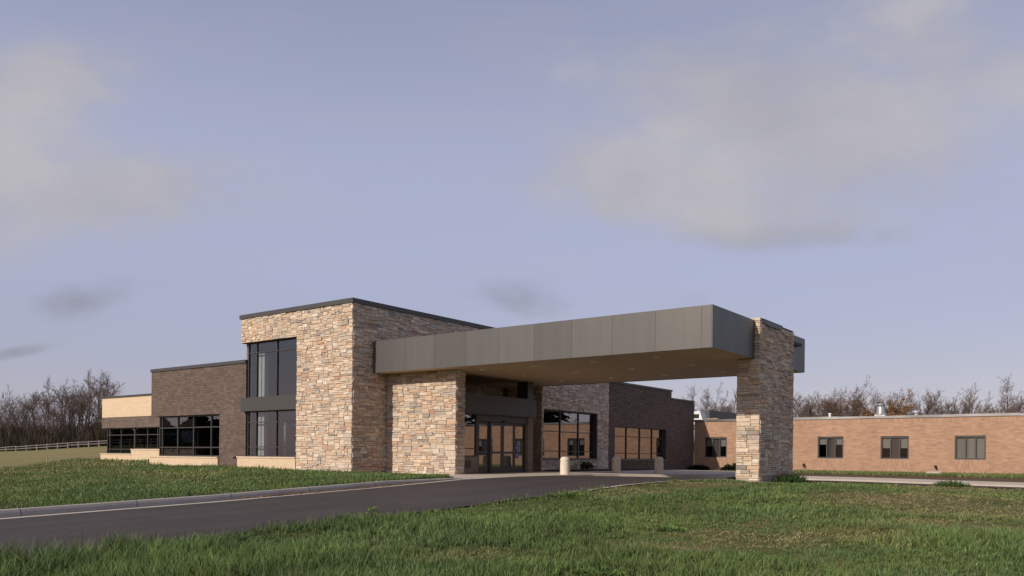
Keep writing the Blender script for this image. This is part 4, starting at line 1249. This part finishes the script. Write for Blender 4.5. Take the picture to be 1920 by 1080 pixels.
def blob(px, py, rx, ry, tilt, amp):
    c = direction(px, py); e1 = (direction(px + 40, py) - direction(px - 40, py)).normalized(); e2 = c.cross(e1).normalized()
    sx, sy = rx/FPX, ry/FPX; k = c.dot(direction(PCX, PCY)); sx *= k; sy *= k
    t = R(tilt); f1 = e1*math.cos(t) + e2*math.sin(t); f2 = e2*math.cos(t) - e1*math.sin(t)
    u = ma('DIVIDE', vm('DOT_PRODUCT', D, tuple(f1)), sx); v = ma('DIVIDE', vm('DOT_PRODUCT', D, tuple(f2)), sy)
    r2 = ma('ADD', ma('MULTIPLY', u, u), ma('MULTIPLY', v, v))
    front = ma('GREATER_THAN', vm('DOT_PRODUCT', D, tuple(c)), 0.0)
    return ma('MULTIPLY', ma('MULTIPLY', ma('EXPONENT', ma('MULTIPLY', r2, -1.0)), amp), front)
def cover(blobs, lo, hi, kp=1.0):
    s = None
    for b in blobs:
        q = blob(*b); s = q if s is None else ma('MAXIMUM', s, q)
    t = ma('ADD', s, ma('MULTIPLY', ma('MULTIPLY', pert, kp), ma('MINIMUM', ma('MULTIPLY', s, 2.2), 1.0)))
    n = N.new('ShaderNodeMapRange'); n.interpolation_type = 'SMOOTHSTEP'; L.new(t, n.inputs[0]); n.inputs[1].default_value = lo; n.inputs[2].default_value = hi
    return n.outputs[0]
big = cover([(1220, 340, 270, 100, 10, 1.05), (1470, 215, 380, 160, 16, 1.2), (1400, 395, 330, 70, 2, .95), (1760, 90, 300, 130, 10, .8), (1660, 280, 220, 110, 10, .7),
             (60, 170, 200, 85, -12, 1.05), (180, 365, 300, 90, -4, 1.1), (-60, 300, 220, 200, 0, 1.05)], .08, 1.12)
small = cover([(160, 560, 150, 40, -10, .8), (1010, 562, 130, 40, 4, .75), (1240, 555, 130, 34, 6, .55), (15, 663, 90, 14, -12, .65), (340, 530, 180, 20, -6, .45), (1480, 440, 240, 45, 0, .7)], .18, 1.1)
wisp = N.new('ShaderNodeMapRange'); L.new(wnoise(2.2, 5, .5, (1, 1, 2.5), (5, 2, 1)), wisp.inputs[0]); wisp.inputs[1].default_value = .45; wisp.inputs[2].default_value = .8
skyc = mixc(1.0, sky.outputs[0], (1.0, .92, .98), 'MULTIPLY')
SKYTINT = mixc(1.0, mixc(1.0, skyc, (.54, .44, .37), 'MULTIPLY'), (2.38, 2.57, 3.68), 'ADD')
sz = N.new('ShaderNodeSeparateXYZ'); L.new(D, sz.inputs[0])
def sstep(v, lo, hi, a=0.0, b=1.0):
    n = N.new('ShaderNodeMapRange'); n.interpolation_type = 'SMOOTHSTEP'; L.new(v, n.inputs[0])
    for k, q in enumerate((lo, hi, a, b)): n.inputs[k + 1].default_value = q
    return n.outputs[0]
hz = ma('MULTIPLY', ma('MULTIPLY', sstep(sz.outputs[2], .06, .24), sstep(sz.outputs[2], .30, .50, 1.0, 0.0)), .52)
streak = N.new('ShaderNodeMapRange'); L.new(wnoise(3.2, 8, .62, (1, 1, 7), (2, 7, 4)), streak.inputs[0]); streak.inputs[1].default_value = .44; streak.inputs[2].default_value = .78
c0 = mixc(hz, SKYTINT, (4.65, 4.95, 6.9))
c1 = mixc(ma('ADD', ma('MULTIPLY', wisp.outputs[0], .14), ma('MULTIPLY', streak.outputs[0], .20)), c0, (4.5, 4.4, 4.9))
shade = N.new('ShaderNodeMapRange'); L.new(nA, shade.inputs[0]); shade.inputs[1].default_value = .3; shade.inputs[2].default_value = .7
cl = mixc(shade.outputs[0], (3.9, 3.85, 4.4), (5.1, 5.0, 5.3))
c2 = mixc(ma('MULTIPLY', small, .75), c1, (2.75, 2.8, 3.35))
c3 = mixc(ma('MULTIPLY', big, .92), c2, cl)
L.new(c3, bg.inputs[0])

s = bpy.data.lights.new('sun', 'SUN'); s.energy = 4.0; s.angle = R(.53); s.color = (1.0, .90, .78)
so = bpy.data.objects.new('sun', s); C.objects.link(so); so.rotation_euler = SUNV.to_track_quat('Z', 'Y').to_euler(); so.location = (0, -20, 40)

# ------------------------------------------------------------------ camera
cam = bpy.data.cameras.new('camera'); co = bpy.data.objects.new('camera', cam); C.objects.link(co)
cam.sensor_width = 36; cam.sensor_fit = 'HORIZONTAL'; cam.lens = 36*FPX/1920; cam.shift_y = (PCY - 540)/1920; cam.clip_start = .1; cam.clip_end = 4000
co.matrix_world = Matrix.Translation((0, 0, EYE)) @ (Matrix.Rotation(AL, 4, 'Z') @ Matrix.Rotation(math.pi/2, 4, 'X') @ Matrix.Rotation(ROLL, 4, 'Z'))
sc = bpy.context.scene; sc.camera = co
sc.view_settings.view_transform = 'Standard'; sc.view_settings.look = 'None'; sc.view_settings.exposure = 0
sc.cycles.max_bounces = 8; sc.cycles.transparent_max_bounces = 12
sc.cycles.use_denoising = True
